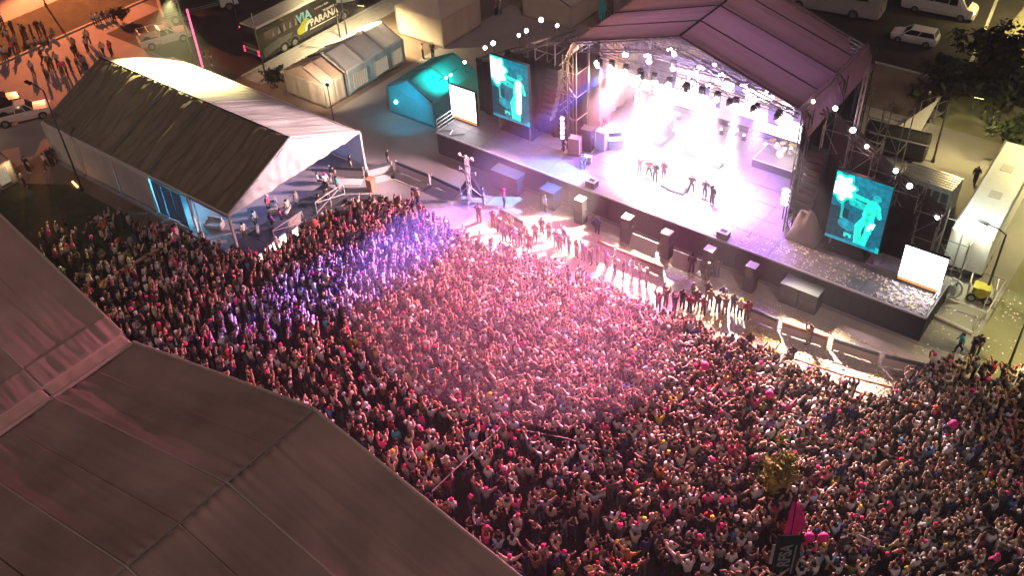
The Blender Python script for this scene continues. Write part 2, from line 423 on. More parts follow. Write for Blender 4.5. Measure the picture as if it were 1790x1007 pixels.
# trusses of the roof
def gable_truss(y, m='steel'):
    mb = MB()
    for yy in (y, y+.45):
        mb.cyl((RX0+.1, yy, RZE-.25), (RXC, yy, RZR-.25), .05); mb.cyl((RXC, yy, RZR-.25), (RX1-.1, yy, RZE-.25), .05)
        mb.cyl((RX0+.1, yy, RZE-.9), (RXC, yy, RZR-1.35), .045); mb.cyl((RXC, yy, RZR-1.35), (RX1-.1, yy, RZE-.9), .045)
        for side in (-1, 1):
            xe = RX0+.1 if side < 0 else RX1-.1
            N = 8
            for i in range(N+1):
                t = i/N; xt = xe+(RXC-xe)*t; zt = RZE-.25+(RZR-RZE)*t; zl = RZE-.9+(RZR-.45-RZE)*t
                mb.cyl((xt, yy, zt), (xt, yy, zl), .025, n=5)
                if i < N:
                    t2 = (i+1)/N; x2 = xe+(RXC-xe)*t2; z2 = RZE-.9+(RZR-.45-RZE)*t2
                    mb.cyl((xt, yy, zt), (x2, yy, z2), .025, n=5)
    for i in range(17):
        t = i/16; x = RX0+.1+(RX1-RX0-.2)*t; z = RZE-.25+(RZR-RZE)*(1-abs(x-RXC)/(RX1-RXC if x > RXC else RXC-RX0))
        mb.cyl((x, y, z), (x, y+.45, z), .025, n=5)
    rp(mb, 'gable_truss', m)
for y in (RY0+.25, RY0+5.5, RYB-.8): gable_truss(y)
for xx in (RX0+.1, RX1-.1): rp(MB().truss((xx, RY0+.2, RZE-.55), (xx, RYB-.2, RZE-.55), .6, .04, .9), 'eave_truss', 'steel')
TWX = (MX0-.25, MX1-.05)
for xx in TWX:
    for yy in (3.2, 8.6, 13.6):
        rp(MB().truss((xx, yy, 0.0), (xx, yy, RZE-.3), .55, .045, .8), 'tower', 'steel_dark')
# back drape and side drapes (pleated)
def pleat(x0, y0, x1, y1, z0, z1, m, parent, name='drape', amp=.12, n=60):
    mb = MB(); L = math.hypot(x1-x0, y1-y0); nx, ny = -(y1-y0)/L, (x1-x0)/L
    vs = []
    for i in range(n+1):
        t = i/n; a = amp*math.sin(t*L*5+noise.noise(Vector((t*L, 3, z0)))*3)
        for z in (z0, (z0+z1)/2, z1):
            vs.append((x0+(x1-x0)*t+nx*a, y0+(y1-y0)*t+ny*a, z))
    fs = []
    for i in range(n):
        for j in range(2): fs.append((i*3+j, i*3+3+j, i*3+4+j, i*3+1+j))
    mb.add(vs, fs); return mb.build(name, m, parent, smooth=True)
for a in ((MX0+.4, 14.3, MX1-.3, 14.3, DZ, 10.8), (MX1-.75, 4.6, MX1-.65, 13.6, DZ, 9.6), (MX0+.45, 6.5, MX0+.4, 13.8, DZ+1.2, 10.2)):
    o = pleat(*a, 'black_cloth' if a[0] != MX0+.45 else 'dark_scrim', rf); o.location = -rf.location

# ---- side scaffolds
def scaffold(name, label, x0, x1, y0, y1, zl, zr_, nx, ny, lift=2.0, m='steel', scrim=True):
    """tube scaffold whose top steps from zl at x0 to zr_ at x1"""
    t = thing(name, label, 'scaffold', ((x0+x1)/2, (y0+y1)/2, 0))
    def q(mb, nm, mm): o = mb.build(nm, mm, t); o.location = -t.location; return o
    xs = [x0+(x1-x0)*i/nx for i in range(nx+1)]; ys = [y0+(y1-y0)*i/ny for i in range(ny+1)]
    top = lambda x: zl+(zr_-zl)*(x-x0)/(x1-x0)
    for x in xs:
        for y in ys: q(MB().cyl((x, y, 0), (x, y, top(x)+.3), .05, n=6), 'standard', m)
    for i in range(nx):
        zt = min(top(xs[i]), top(xs[i+1])); n = max(1, int(zt/lift)); br = MB()
        for k in range(1, n+1):
            z = zt*k/n; mb = MB()
            for y in ys: mb.cyl((xs[i], y, z), (xs[i+1], y, z), .033, n=5)
            for x in (xs[i], xs[i+1]): mb.cyl((x, y0, z), (x, y1, z), .033, n=5)
            a, b = (xs[i], xs[i+1]) if (i+k) % 2 else (xs[i+1], xs[i])
            br.cyl((a, y0, z-zt/n), (b, y0, z), .028, n=5); q(mb, 'ledger', m)
        q(br, 'brace', m)
        if scrim:
            c = cloth(((xs[i]+.05, y1-.1, .3), (xs[i+1]-.05, y1-.1, .3), (xs[i+1]-.05, y1-.1, top(xs[i+1])-.3-.4*random.random()), (xs[i]+.05, y1-.1, top(xs[i])-.3-.4*random.random())), 8, 14, amp=.16, freq=.5, seed=i+x0, thick=.015)
            o = smooth_build(c, 'scrim', 'dark_scrim', t); o.location = -t.location
    return t
scL = scaffold('scaffold', 'dark scaffold tower hung with scrim on the left wing of the stage', -22.6, -12.9, 4.7, 6.4, 6.4, 11.0, 5, 1)
scR = scaffold('scaffold', 'dark scaffold tower hung with scrim on the right wing of the stage', 6.9, 15.4, 4.7, 6.4, 10.8, 6.0, 5, 1)
scB = scaffold('scaffold', 'bare scaffold frame standing behind the right wing by the black tank', 4.0, 9.0, 15.6, 17.6, 7.0, 5.5, 3, 1, scrim=False)
scC = scaffold('scaffold', 'small scaffold frame beside the white trailer and right scaffold tower', 15.2, 17.4, 5.2, 7.6, 4.6, 4.2, 1, 1, scrim=False)
# head trusses carrying screens and lamp strings
def lattice(name, label, cat, p0, p1, w, m='steel', r=.035):
    o = MB().truss(p0, p1, w, r).build(name, m); return tag(o, label, cat)
lattice('truss', 'slanting lattice truss along the top of the left stage wing', 'truss', (-22.6, 4.5, 6.6), (-12.8, 4.5, 11.6), .4, 'steel_dark')
lattice('truss', 'slanting lattice truss along the top of the right stage wing', 'truss', (6.6, 4.5, 11.3), (15.4, 4.5, 6.2), .4, 'steel_dark')
lattice('mast', 'tall thin mast rising behind the right teal screen', 'mast', (8.5, 5.6, 0), (8.6, 5.6, 14.4), .22, 'steel', .03)

# ---- big screens
def led_picture(nx, ny, fn):
    vs = []; fs = []; cs = []
    for j in range(ny):
        for i in range(nx):
            n = len(vs); a, b, c, d = i/nx, (i+1)/nx, j/ny, (j+1)/ny
            vs += [(a, 0, c), (b, 0, c), (b, 0, d), (a, 0, d)]; fs.append((n, n+1, n+2, n+3)); cs.append(fn((i+.5)/nx, (j+.5)/ny))
    return vs, fs, cs
def seg(px, py, ax, ay, bx, by):
    dx, dy = bx-ax, by-ay; t = max(0, min(1, ((px-ax)*dx+(py-ay)*dy)/(dx*dx+dy*dy)))
    return math.hypot(px-ax-dx*t, py-ay-dy*t)
def teal_pic(u, v, hot):
    x = u*.68; y = v                      # picture is 0.68 wide, 1 high
    n = noise.noise(Vector((u*5, v*6, 2)))
    base = (0.0, .13+.05*n+.10*v, .22+.06*n+.12*v)
    ray = abs(math.sin((math.atan2(y-1.05, x-.10))*14))
    if y > .62 and .25 < u < .85: base = (0, base[1]+.08*ray, base[2]+.10*ray)
    dark = y < .5 and u < .35
    if dark: base = (.0, .05, .08)
    teal = (.01, .78, .58)
    base = tuple(q*.62 for q in base); c = base
    dist = lambda a, b, cc, d: seg(x, y, a, b, cc, d)
    if dist(.26, .62, .40, .60) < .05 or dist(.14, .62, .15, .36) < .016 or dist(.15, .36, .20, .30) < .02: c = (0, .45, .42)
    if dist(.20, .28, .27, .26) < .075: c = (.0, .24, .34)
    # performer
    if math.hypot(x-.53, (y-.77)) < .052: c = (.0, .42, .48)
    if dist(.50, .66, .47, .50) < .075 or dist(.47, .48, .38, .30) < .05 or dist(.38, .30, .40, .06) < .045 or dist(.50, .46, .50, .26) < .045 or dist(.50, .26, .47, .05) < .04: c = teal
    if dist(.50, .69, .27, .72) < .03 or dist(.27, .72, .16, .82) < .026 or dist(.56, .66, .60, .52) < .028: c = teal
    if hot and (dist(.50, .66, .49, .52) < .055 or dist(.50, .50, .48, .2) < .05): c = (.9, 1.0, .95)
    if not hot and (dist(.52, .38, .50, .3) < .022 or dist(.56, .40, .545, .33) < .015): c = (.6, 1, .9)
    if abs(x-.27) < .045 and abs(y-.12) < .03 and not (abs(x-.27) < .02 and y < .12): c = teal
    a = math.atan2(y-.78, x-.11); rr = .13+.022*math.sin(a*7)+(.03 if hot else 0)
    d = math.hypot(x-.11, (y-.78)*.8)
    if d < rr+.035: c = (.0, .75, .65)
    if d < rr: c = (1, 1, 1)
    if y < .045: c = (0, .22, .34)
    if u > .93 and y < .08: c = (.0, .6, .6)
    g = 1+.5*noise.noise(Vector((x*16, y*16, 7)))+.35*noise.noise(Vector((x*45, y*45, 3)))
    if c != (1, 1, 1): c = tuple(max(0, q*g) for q in c)
    if (u*6) % 1 < .02 or (v*9) % 1 < .02: c = tuple(q*.75 for q in c)
    return c+(1,)
def big_screen(name, label, x0, x1, y, z0, z1, pic, nx, ny, zfoot=DZ, legs=True, strength=None):
    t = thing(name, label, 'screen', ((x0+x1)/2, y, z0))
    w = x1-x0; h = z1-z0
    MB().box(-w/2-.02, w/2+.02, .006, .28, -.02, h+.02).build('cabinet', 'black_paint', t)
    vs, fs, cs = led_picture(nx, ny, pic)
    me = bpy.data.meshes.new('display'); me.from_pydata([(-w/2+a*w, 0, c*h) for a, b, c in vs], [], fs)
    at = me.attributes.new('col', 'FLOAT_COLOR', 'FACE'); at.data.foreach_set('color', np.array(cs, 'f').ravel())
    me.materials.append(strength or LED_COL); me.update(); linkobj('display', me, t)
    for xx in (-w/2+.3, w/2-.3):
        MB().box(xx-.06, xx+.06, .3, .42, zfoot-z0, h*.8).build('support_post', 'steel', t)
    return t
big_screen('video_screen', 'tall teal video screen on the left wing showing a glaring white singer', -19.55, -15.85, 2.5, 3.55, 8.95, lambda u, v: teal_pic(u, v, True), 92, 134)
big_screen('video_screen', 'tall teal video screen on the right wing showing a teal singer', 8.95, 12.62, 2.5, 3.3, 8.6, lambda u, v: teal_pic(u, v, False), 92, 134)
def white_pic(u, v):
    n = noise.noise(Vector((u*9, v*30, 1)))
    if v < .085+.02*n: return (1.0, .30+.3*max(0, n), .10+.1*n, 1)
    return (6.0, 5.8, 6.0, 1)
big_screen('video_screen', 'glaring white square screen at the left end of the walkway', -23.75, -21.1, 2.1, 2.2, 5.25, white_pic, 30, 36)
big_screen('video_screen', 'glaring white square screen at the right end of the walkway', 14.3, 17.0, 2.1, 2.3, 5.05, white_pic, 30, 36)

# ---- LED back wall made of panels
lw = thing('led_wall', 'bright white and violet led wall across the back of the stage', 'led wall', (-3.4, 13.2, DZ))
LX0, LX1 = -8.9, 2.4; PN = 11; PW = (LX1-LX0)/PN
emit('led_hot', (1.0, 0.92, 0.97), 4.0); emit('led_mid', (1.0, 0.62, 0.66), 1.3); emit('led_dim', (0.55, 0.33, 0.85), 0.7)
for i in range(PN):
    for j in range(4):
        u = i/PN
        hot = 0.12+0.75*math.exp(-((i-7.5)/2.6)**2)+0.6*math.exp(-((i-1)/0.9)**2)-.06*j
        k = 'led_hot' if random.random() < hot else ('led_mid' if random.random() < .5 else 'led_dim')
        if j == 0 and 2 <= i <= 4: k = 'led_mid'
        MB().box(-PW/2+.015, PW/2-.015, 0, .1, 0.015, .83).build('led_panel', k, lw, ((i+.5)*PW+LX0+3.4, 0, .55+j*.85))
MB().box(LX0+3.3, LX1+3.5, .11, .35, .45, 4.05).build('frame', 'black_paint', lw)
MB().box(LX0+3.3, LX1+3.5, .0, .35, .0, .44).build('plinth', 'black_paint', lw)

# ---- lamps in the roof: lattice bars with moving heads
def bar(label, x0, x1, y, z):
    return lattice('lighting_truss', label, 'truss', (x0, y, z), (x1, y, z), .4, 'steel', .03)
bar('front lighting truss under the stage roof gable', -11.0, 5.0, 4.6, 10.4)
bar('middle lighting truss under the stage roof', -11.0, 5.0, 8.2, 9.6)
bar('rear lighting truss above the led wall', -11.0, 5.0, 11.8, 8.6)
bar('low truss of warm blinders on the left of the stage', -13.0, -3.0, 9.0, 6.5)
def moving_head(loc, target, lampmat, label, energy=0, col=(1, 1, 1), angle=35, size=1.0, group='moving head lamps hung in the stage roof', blend=.6):
    t = thing('stage_lamp', label, 'stage lamp', loc, group=group)
    d = (Vector(target)-Vector(loc)).normalized()
    MB().box(-.17*size, .17*size, -.12*size, .12*size, .22*size, .38*size).build('base', 'black_paint', t)
    mb = MB()
    for s in (-1, 1): mb.box(s*.2*size-.025, s*.2*size+.025, -.06, .06, -.12*size, .3*size)
    mb.build('yoke', 'black_paint', t)
    MB().cyl(-d*.2*size, d*.16*size, .13*size, .17*size, n=12).build('head', 'steel', t)
    MB().sphere(d*.17*size, .185*size, 12, 8).build('lens', lampmat, t, smooth=True)
    if energy: spot('beam', t, Vector(loc)+d*.42*size, target, energy, col, angle, blend)
    return t
# ---- moving heads: violet/white washes on the stage, pink and blue on the crowd
PINK = (1.0, 0.26, 0.46); VIO = (0.45, 0.17, 1.0); BLUE = (0.07, 0.11, 1.0); WARM = (1.0, 0.72, 0.5); WHITE = (1.0, 0.93, 0.97); TEAL = (0.1, 0.75, 0.85)
ORD = ['first', 'second', 'third', 'fourth', 'fifth', 'sixth', 'seventh', 'eighth', 'ninth', 'tenth', 'eleventh', 'twelfth', 'thirteenth', 'fourteenth']
front_specs = [  # x, target, watts, colour, cone
    (-10.6, (-15.5, -13.5, 1), 168000, PINK, 47), (-9.4, tuple(G(650, 475, 1.2)), 760000, BLUE, 18), (-8.2, (-8.5, -15, 1), 210000, PINK, 47), (-7.0, (-1.8, -4.3, 0), 150000, (1, .84, .66), 24),
    (-5.8, (-4.6, 4.2, 2.1), 38000, WHITE, 72), (-4.6, (-2, -15, 1), 224000, PINK, 47), (-3.2, (-14.0, -1.5, 0), 120000, (.10, .26, 1.0), 24), (-2.0, (-1.0, 3.4, 2.1), 38000, WHITE, 70),
    (-0.8, (4.5, -16, 1), 224000, PINK, 47), (0.6, (5.6, -6.2, 0), 170000, (1, .85, .68), 21), (2.2, (11.5, -14, 1), 130000, (1, .44, .50), 36), (3.8, (18.5, -12, 1), 80000, (1, .70, .68), 38)]
for i, (x, tg, e, c, a) in enumerate(front_specs):
    m = 'lamp_violet' if c is VIO else ('lamp_blue' if c is BLUE else 'lamp_white')
    moving_head((x, 4.3, 10.0), tg, m, '%s moving head from the left on the front truss' % ORD[i], e, c, a, 1.1, blend=1.0 if c is WHITE or c is PINK else .6)
mid_specs = [(-10.4, (-16.0, 1.2, 2.1), 5500, (.45, .36, 1), 44), (-8.4, (-9.5, 4.2, 2.1), 16000, VIO, 66), (-6.4, (-4.5, 5.5, 2.1), 14000, VIO, 74), (-4.4, (-2.9, 8.6, 2.1), 20000, (1, .80, .68), 36),
             (-2.4, (-11.0, 2.0, 2.1), 9000, (.35, .2, 1.0), 50), (-0.4, (1.0, 6.0, 2.1), 14000, VIO, 66), (1.6, (3.5, 3.0, 2.1), 18000, VIO, 64), (3.6, (2.5, 10.4, 2.7), 5000, (1, .85, .6), 30)]
for i, (x, tg, e, c, a) in enumerate(mid_specs):
    moving_head((x, 8.0, 9.2), tg, 'lamp_violet' if c is VIO else 'lamp_white', '%s moving head from the left on the middle truss' % ORD[i], e, c, a, 1.2, blend=1.0)
REAR = {0: ((-28, -10, 3.0), 80000, (1, .64, .66), 34), 4: ((-9.5, -5.6, 0), 140000, (1, .78, .60), 28), 7: ((12.5, -5.6, 0), 90000, (1, .80, .62), 24), 2: ((-21.5, -5.5, 0), 42000, (1, .58, .70), 30), 6: ((10.5, .6, 2), 7000, (1, .58, .45), 34), 8: ((15, .4, 2), 5000, (.7, .55, 1), 34)}
for i in range(9):
    x = -10 + i*1.75; tg, e, c, a = REAR.get(i, ((x*1.2+2, -10, 3), 0, (1, 1, 1), 30))
    moving_head((x, 11.6, 8.2) if not e else (x, 3.6, 10.2), tg, 'lamp_white' if i % 3 else 'lamp_violet', '%s moving head from the left on the rear truss' % ORD[i], e, c, a, size=1.05)
# warm blinder bank
for i in range(9):
    x = -12.4+i*1.12; big = 1.0+.5*(i < 2)
    t = thing('blinder', '%s warm glaring blinder lamp from the left on the low truss' % ORD[i], 'stage lamp', (x, 8.75, 6.45), group='blinder lamps on the low truss')
    MB().box(-.3*big, .3*big, 0, .22, -.3*big, .3*big).build('housing', 'black_paint', t)
    for a in (-1, 1):
        for b in (-1, 1):
            MB().sphere((a*.15*big, -.03, b*.15*big), .23*big, 10, 6).build('bulb', 'lamp_warm' if i < 5 else 'lamp_hot', t, smooth=True)
    if i in (0, 1, 3, 5, 7): point('glare', t, (x, 8.2, 6.45), 2800 if i < 2 else 1200, (1, .52, .26) if i < 5 else (1, .75, .7), .3)
# floor lamps in front of the led wall
for i in range(9):
    x = -7.8+i*1.25+.4*math.sin(i*2.3)
    t = thing('floor_lamp', '%s upright floor lamp from the left before the led wall' % ORD[i], 'stage lamp', (x, 12.1+.35*math.sin(i*1.9), DZ), group='floor lamps before the led wall')
    MB().box(-.16, .16, -.12, .12, 0, .14).build('base', 'black_paint', t)
    MB().cyl((0, 0, .14), (0, -.06, .5), .13, .17, n=10).build('head', 'black_paint', t)
    MB().sphere((0, -.08, .52), .10, 10, 6).build('lens', 'lamp_violet' if i % 2 else 'lamp_hot', t, smooth=True)
# upper glow clusters seen under the gable
for i, (px, py) in enumerate(((1132, 98), (1172, 88), (1225, 118), (1262, 132), (1300, 150), (1345, 160), (1378, 195), (1240, 150), (1210, 145))):
    p = GY(px, py, 7.0)
    t = thing('stage_lamp', '%s bright cluster lamp from the left below the roof gable' % ORD[i], 'stage lamp', p, group='cluster lamps below the gable')
    MB().box(-.25, .25, .05, .25, -.2, .2).build('housing', 'black_paint', t)
    for k in range(3): MB().sphere((-.2+.2*k, 0, .12*(k % 2)), .10, 8, 6).build('bulb', 'lamp_white' if i % 2 else 'lamp_violet', t, smooth=True)
    MB().cyl((0, .15, .2), (0, .15, 1.2), .03).build('hanger', 'steel_dark', t)
    if i % 2 == 0: point('glare', t, p+Vector((0, -.35, 0)), 900, (.62, .42, 1), .2)
# globe lamps along the wing trusses
for side, pts in (('left', ((812, 108), (848, 83), (862, 75), (907, 61), (920, 53), (946, 34), (974, 44))), ('right', ((1421, 177), (1460, 189), (1491, 227), (1515, 256), (1566, 298), (1590, 325), (1638, 380)))):
    for i, (px, py) in enumerate(pts):
        p = GY(px, py, 4.4)
        t = thing('globe_lamp', '%s round white globe lamp from the left on the %s stage wing' % (ORD[i], side), 'globe lamp', p, group='globe lamps on the stage wings')
        MB().sphere((0, 0, 0), .13+.05*((i*7) % 3)/2, 12, 8).build('globe', 'lamp_white', t, smooth=True)
        MB().cyl((0, 0, -.19), (0, 0, -.32), .07).build('socket', 'black_paint', t)
        MB().cyl((0, 0, -.32), (0, .1, -1.1), .025).build('stem', 'steel_dark', t)
point('globe_light', None, (-16.5, 3.8, 10.3), 150, (1, .55, .45)); point('globe_light', None, (10.2, 3.8, 9.8), 120, (1, .5, .5))

# ---- gear on the deck
def crate(name, label, cat, loc, dims, m='crate_black', rz=0, group=None, top=None):
    t = thing(name, label, cat, loc, rz, group); w, d, h = dims
    MB().box(-w/2, w/2, -d/2, d/2, .05, h).build('body', m, t)
    mb = MB()
    for a in (-1, 1):
        for b in (-1, 1): mb.cyl((a*(w/2-.08), b*(d/2-.08), 0), (a*(w/2-.08), b*(d/2-.08), .05), .05)
    mb.build('foot', 'steel_dark', t)
    if top: MB().box(-w/2+.03, w/2-.03, -d/2+.03, d/2-.03, h+.003, h+.04).build('lid', top, t)
    mb = MB()
    for a in (-1, 1): mb.box(a*(w/2)-.015, a*w/2+.015, -.12, .12, h*.6, h*.68)
    mb.build('handle', 'steel', t); return t
crate('monitor_speaker', 'violet lit monitor speaker on the white stage floor', 'speaker', (-4.3, 8.0, DZ), (.95, .7, .8), 'crate_black', R(8), top='amp_tan')
def wedge(label, loc, rz, w=.8):
    t = thing('wedge_monitor', label, 'speaker', loc, rz, 'wedge monitors on the stage')
    MB().prism([(-.3, 0), (.3, 0), (.3, .12), (-.12, .45), (-.3, .45)], -w/2, w/2, 'x').build('cabinet', 'crate_black', t)
    q = MB(); q.add([(-w/2+.05, .29, .135), (w/2-.05, .29, .135), (w/2-.05, -.1, .44), (-w/2+.05, -.1, .44)], [(0, 1, 2, 3)]); o = q.build('grille', 'steel_dark', t); o.location = (0, .012, .016)
    return t
wedge('dark wedge monitor at centre stage', (-1.9, 7.7, DZ), R(170))
for i, px in enumerate(((1166, 326), (1176, 332), (1190, 336))): wedge('%s low wedge monitor before the performers' % ORD[i], G(*px, DZ), R(180))
for i, (px, lab) in enumerate((((1030, 329), 'white rimmed lamp box on the left stage edge'), ((1260, 419), 'white rimmed lamp box on the right stage edge'))):
    t = thing('edge_box', lab, 'lamp box', G(*px, DZ)+Vector((0, .35, 0)))
    MB().box(-.4, .4, -.3, .3, 0, .5).build('case', 'crate_black', t)
    mb = MB()
    for a in ((-.42, .42, -.32, -.18), (-.42, .42, .18, .32), (-.42, -.26, -.17, .17), (.26, .42, -.17, .17)): mb.box(*a, .505, .56)
    mb.build('rim', 'white_paint', t)
def riser(name, label, loc, w, d, h, rz=0):
    t = thing(name, label, 'riser', loc, rz)
    MB().box(-w/2, w/2, -d/2, d/2, 0, h).build('base', 'skirt', t)
    MB().box(-w/2-.02, w/2+.02, -d/2-.02, d/2+.02, h+.002, h+.06).build('top', 'deck', t)
    mb = MB(); e = .06
    for a in ((-w/2-.04, w/2+.04, -d/2-.04, -d/2+e), (-w/2-.04, w/2+.04, d/2-e, d/2+.04)): mb.box(*a, h+.062, h+.10)
    for a in ((-w/2-.04, -w/2+e, -d/2+e, d/2-e), (w/2-e, w/2+.04, -d/2+e, d/2-e)): mb.box(*a, h+.062, h+.10)
    mb.build('edge_strip', 'white_paint', t); return t
riser('keyboard_riser', 'low riser with white edge on the left of the stage', (-8.3, 8.6, DZ), 3.0, 2.2, .5)
riser('drum_riser', 'square drum riser with white edge on the right of the stage', (1.9, 10.4, DZ), 3.2, 2.6, .6)
t = thing('keyboard', 'white keyboard on a cross stand on the left riser', 'keyboard', (-8.8, 8.5, DZ+.57), R(-6))
MB().box(-.75, .75, -.18, .18, .85, .95).build('keybed', 'white_paint', t)
for s in (-1, 1): MB().cyl((s*.5, -.2, 0), (-s*.5, .2, .85), .03).build('leg', 'alu', t)
for k in range(10): MB().box(-.68+k*.14, -.57+k*.14, -.17, .0, .952, .97).build('key', 'lettering', t)
crate('amplifier', 'tall dark amplifier at the right end of the left riser', 'amplifier', (-7.1, 8.7, DZ+.57), (.9, .8, 1.3), top='amp_tan')
# drum kit
t = thing('drum_kit', 'drum kit with pale shells and brass cymbals on the riser', 'drum kit', (1.9, 10.6, DZ+.67))
MB().cyl((0, -.3, .3), (0, .15, .3), .32, n=18).build('bass_drum', 'drum_white', t)
for (x, y, z, r) in ((-.3, -.1, .75, .17), (.25, -.1, .75, .17), (.65, .25, .5, .23), (-.6, .3, .55, .18)):
    MB().cyl((x, y, z-.14), (x, y, z+.12), r, n=14).build('drum', 'drum_white', t)
for (x, y, z, r) in ((-.8, -.1, 1.2, .26), (.8, -.05, 1.25, .28), (-.9, .4, .95, .2), (.1, -.25, 1.3, .22)):
    MB().cyl((x, y, z), (x, y, z+.02), r, n=16).build('cymbal', 'brass', t)
    MB().cyl((x, y, 0), (x, y, z), .02).build('cymbal_stand', 'alu', t)
MB().cyl((0, .75, 0), (0, .75, .5), .16, n=12).build('stool', 'black_cloth', t)
# stage-left gear pile
crate('amplifier', 'tan fronted cabinet among the gear at the left of the stage', 'amplifier', (-12.0, 3.2, DZ), (.9, .7, 1.5), 'amp_tan', R(15))
crate('amplifier', 'tall black rack behind the tan cabinet', 'amplifier', (-11.5, 4.2, DZ), (.9, .8, 2.0), 'crate_black', R(10))
crate('amplifier', 'pink grey cabinet beside the tall black rack', 'amplifier', (-10.6, 4.9, DZ), (.8, .7, 1.7), 'amp_tan', R(5))
crate('flight_case', 'white lidded flight case on the deck behind the gear', 'case', (-10.6, 6.4, DZ), (1.4, .7, .9), 'crate_black', R(40), top='white_paint')
crate('flight_case', 'second flight case with white lid near the keyboard player', 'case', (-9.8, 5.6, DZ), (1.2, .6, .8), 'crate_black', R(40), top='white_paint')
crate('flight_case', 'small white case at the front of the gear pile', 'case', (-10.4, 2.7, DZ), (.5, .4, .6), 'white_paint', R(20))
t = thing('lamp_column', 'upright column of white lamps at the left front of the stage', 'lamp column', (-13.0, 3.0, DZ))
MB().cyl((0, 0, 0), (0, 0, 3.2), .05).build('pole', 'steel', t)
for k in range(5): MB().sphere((0, -.08, 1.3+k*.42), .17, 8, 6).build('lamp', 'lamp_violet', t, smooth=True)
t = thing('lamp_column', 'column of eight small warm lamps at the right front of the stage', 'lamp column', (5.2, 4.2, DZ))
MB().cyl((0, 0, 0), (0, 0, 2.7), .05).build('pole', 'steel', t)
for k in range(4):
    for s in (-.16, .16): MB().sphere((s, -.08, 1.4+k*.36), .13, 8, 6).build('lamp', 'lamp_hot', t, smooth=True)
# line arrays
for lab, x, yy in (('left', -13.6, 2.9), ('right', 7.4, 2.9)):
    t = thing('line_array', 'curved black line array hanging at the %s of the stage opening' % lab, 'speaker', (x, yy, 0))
    for k in range(9):
        z = 9.3-k*.42; a = -.02*k*k; y = -.018*k*k
        MB().hexa([(-.55, y-.35, z-.38), (.55, y-.35, z-.38), (.55, y+.35, z-.36), (-.55, y+.35, z-.36)], [(-.55, y-.35, z), (.55, y-.35, z), (.55, y+.35, z), (-.55, y+.35, z)]).build('cabinet', 'crate_black', t)
    MB().cyl((0, 0, 9.3), (0, 0, 11.2), .03).build('hoist_chain', 'steel', t)
# covered gear and drapes on the right walkway
for lab, cx_, cy_, w, d, h in (('grey tarpaulin heap over gear at the left of the right walkway', 7.4, 3.0, 2.2, 1.6, 2.2), ('low dark tarpaulin heap under the right teal screen', 10.4, 3.2, 3.0, 1.2, 1.2), ('low dark tarpaulin heap under the left teal screen', -17.6, 3.4, 3.4, 1.2, 1.1)):
    mb = MB(); nu, nv = 18, 14; vs = []
    for j in range(nv+1):
        for i in range(nu+1):
            u = i/nu*2-1; v = j/nv*2-1
            hh = h*(1-abs(u)**2.5)*(1-abs(v)**2.5)**.6*(1+.35*noise.noise(Vector((u*2.2+cx_, v*2.2, 3))))
            vs.append((cx_+u*w/2, cy_+v*d/2, DZ+.01+max(0, hh+.12*noise.noise(Vector((u*6, v*6, cx_))))))
    mb.add(vs, [(j*(nu+1)+i, j*(nu+1)+i+1, (j+1)*(nu+1)+i+1, (j+1)*(nu+1)+i) for j in range(nv) for i in range(nu)])
    tag(mb.build('tarpaulin', 'tarp_grey' if cx_ < 8 and cx_ > 0 else 'black_cloth', smooth=True), lab, 'tarpaulin')
for lab, a in (('tall dark curtain hanging at the right side of the stage opening', (6.9, 3.6, 8.4, 4.3, DZ, 8.6)), ('dark pleated curtain behind the right teal screen', (9.0, 4.3, 14.0, 4.4, DZ, 6.0)),
               ('dark curtain behind the left white screen', (-22.6, 4.3, -19.8, 4.3, DZ, 7.0)), ('dark curtain behind the left teal screen', (-19.6, 4.4, -14.4, 4.4, DZ, 8.5))):
    tag(pleat(*a, 'black_cloth', None, 'curtain', .14, 70), lab, 'curtain')

# ---- pit: subwoofers, front fills, barriers
def sub_stack(label, x, y, group='subwoofer boxes before the stage'):
    t = thing('subwoofer', label, 'speaker', (x, y, 0), group=group)
    MB().box(-.63, .63, -.55, .55, .04, 1.62).build('cabinet', 'crate_black', t)
    MB().box(-.66, .66, -.58, .58, 1.622, 1.68).build('lid', 'rail_dark', t)
    for k in (-1, 1): MB().cyl((k*.3, -.552, .8), (k*.3, -.575, .8), .26, n=16).build('driver', 'steel_dark', t)
    return t
sub_stack('left box of the blue lit subwoofer pair left of the stage', -16.0, -1.25); sub_stack('right box of the blue lit subwoofer pair left of the stage', -14.68, -1.25)
sub_stack('left box of the dark subwoofer pair on the right', 8.7, -1.25); sub_stack('right box of the dark subwoofer pair on the right', 10.02, -1.25)
sub_stack('lone blue subwoofer between pair and front fills', -11.2, -1.25)
for i, x in enumerate((-8.1, -4.0, -0.7, 2.7, 5.9)):
    t = thing('front_fill', '%s front fill speaker from the left along the pit' % ORD[i], 'speaker', (x, -1.75, 0), group='front fill speakers in the pit')
    MB().box(-.38, .38, -.35, .35, .04, 1.25).build('sub_box', 'crate_black', t)
    MB().box(-.34, .34, -.32, .32, 1.252, 2.15).build('top_box', 'crate_black', t)
    MB().box(-.3, .3, -.325, -.322, 1.35, 2.05).build('grille', 'steel_dark', t)
    MB().box(-.36, .36, -.34, .34, 2.152, 2.2).build('cap', 'panel_pale', t)
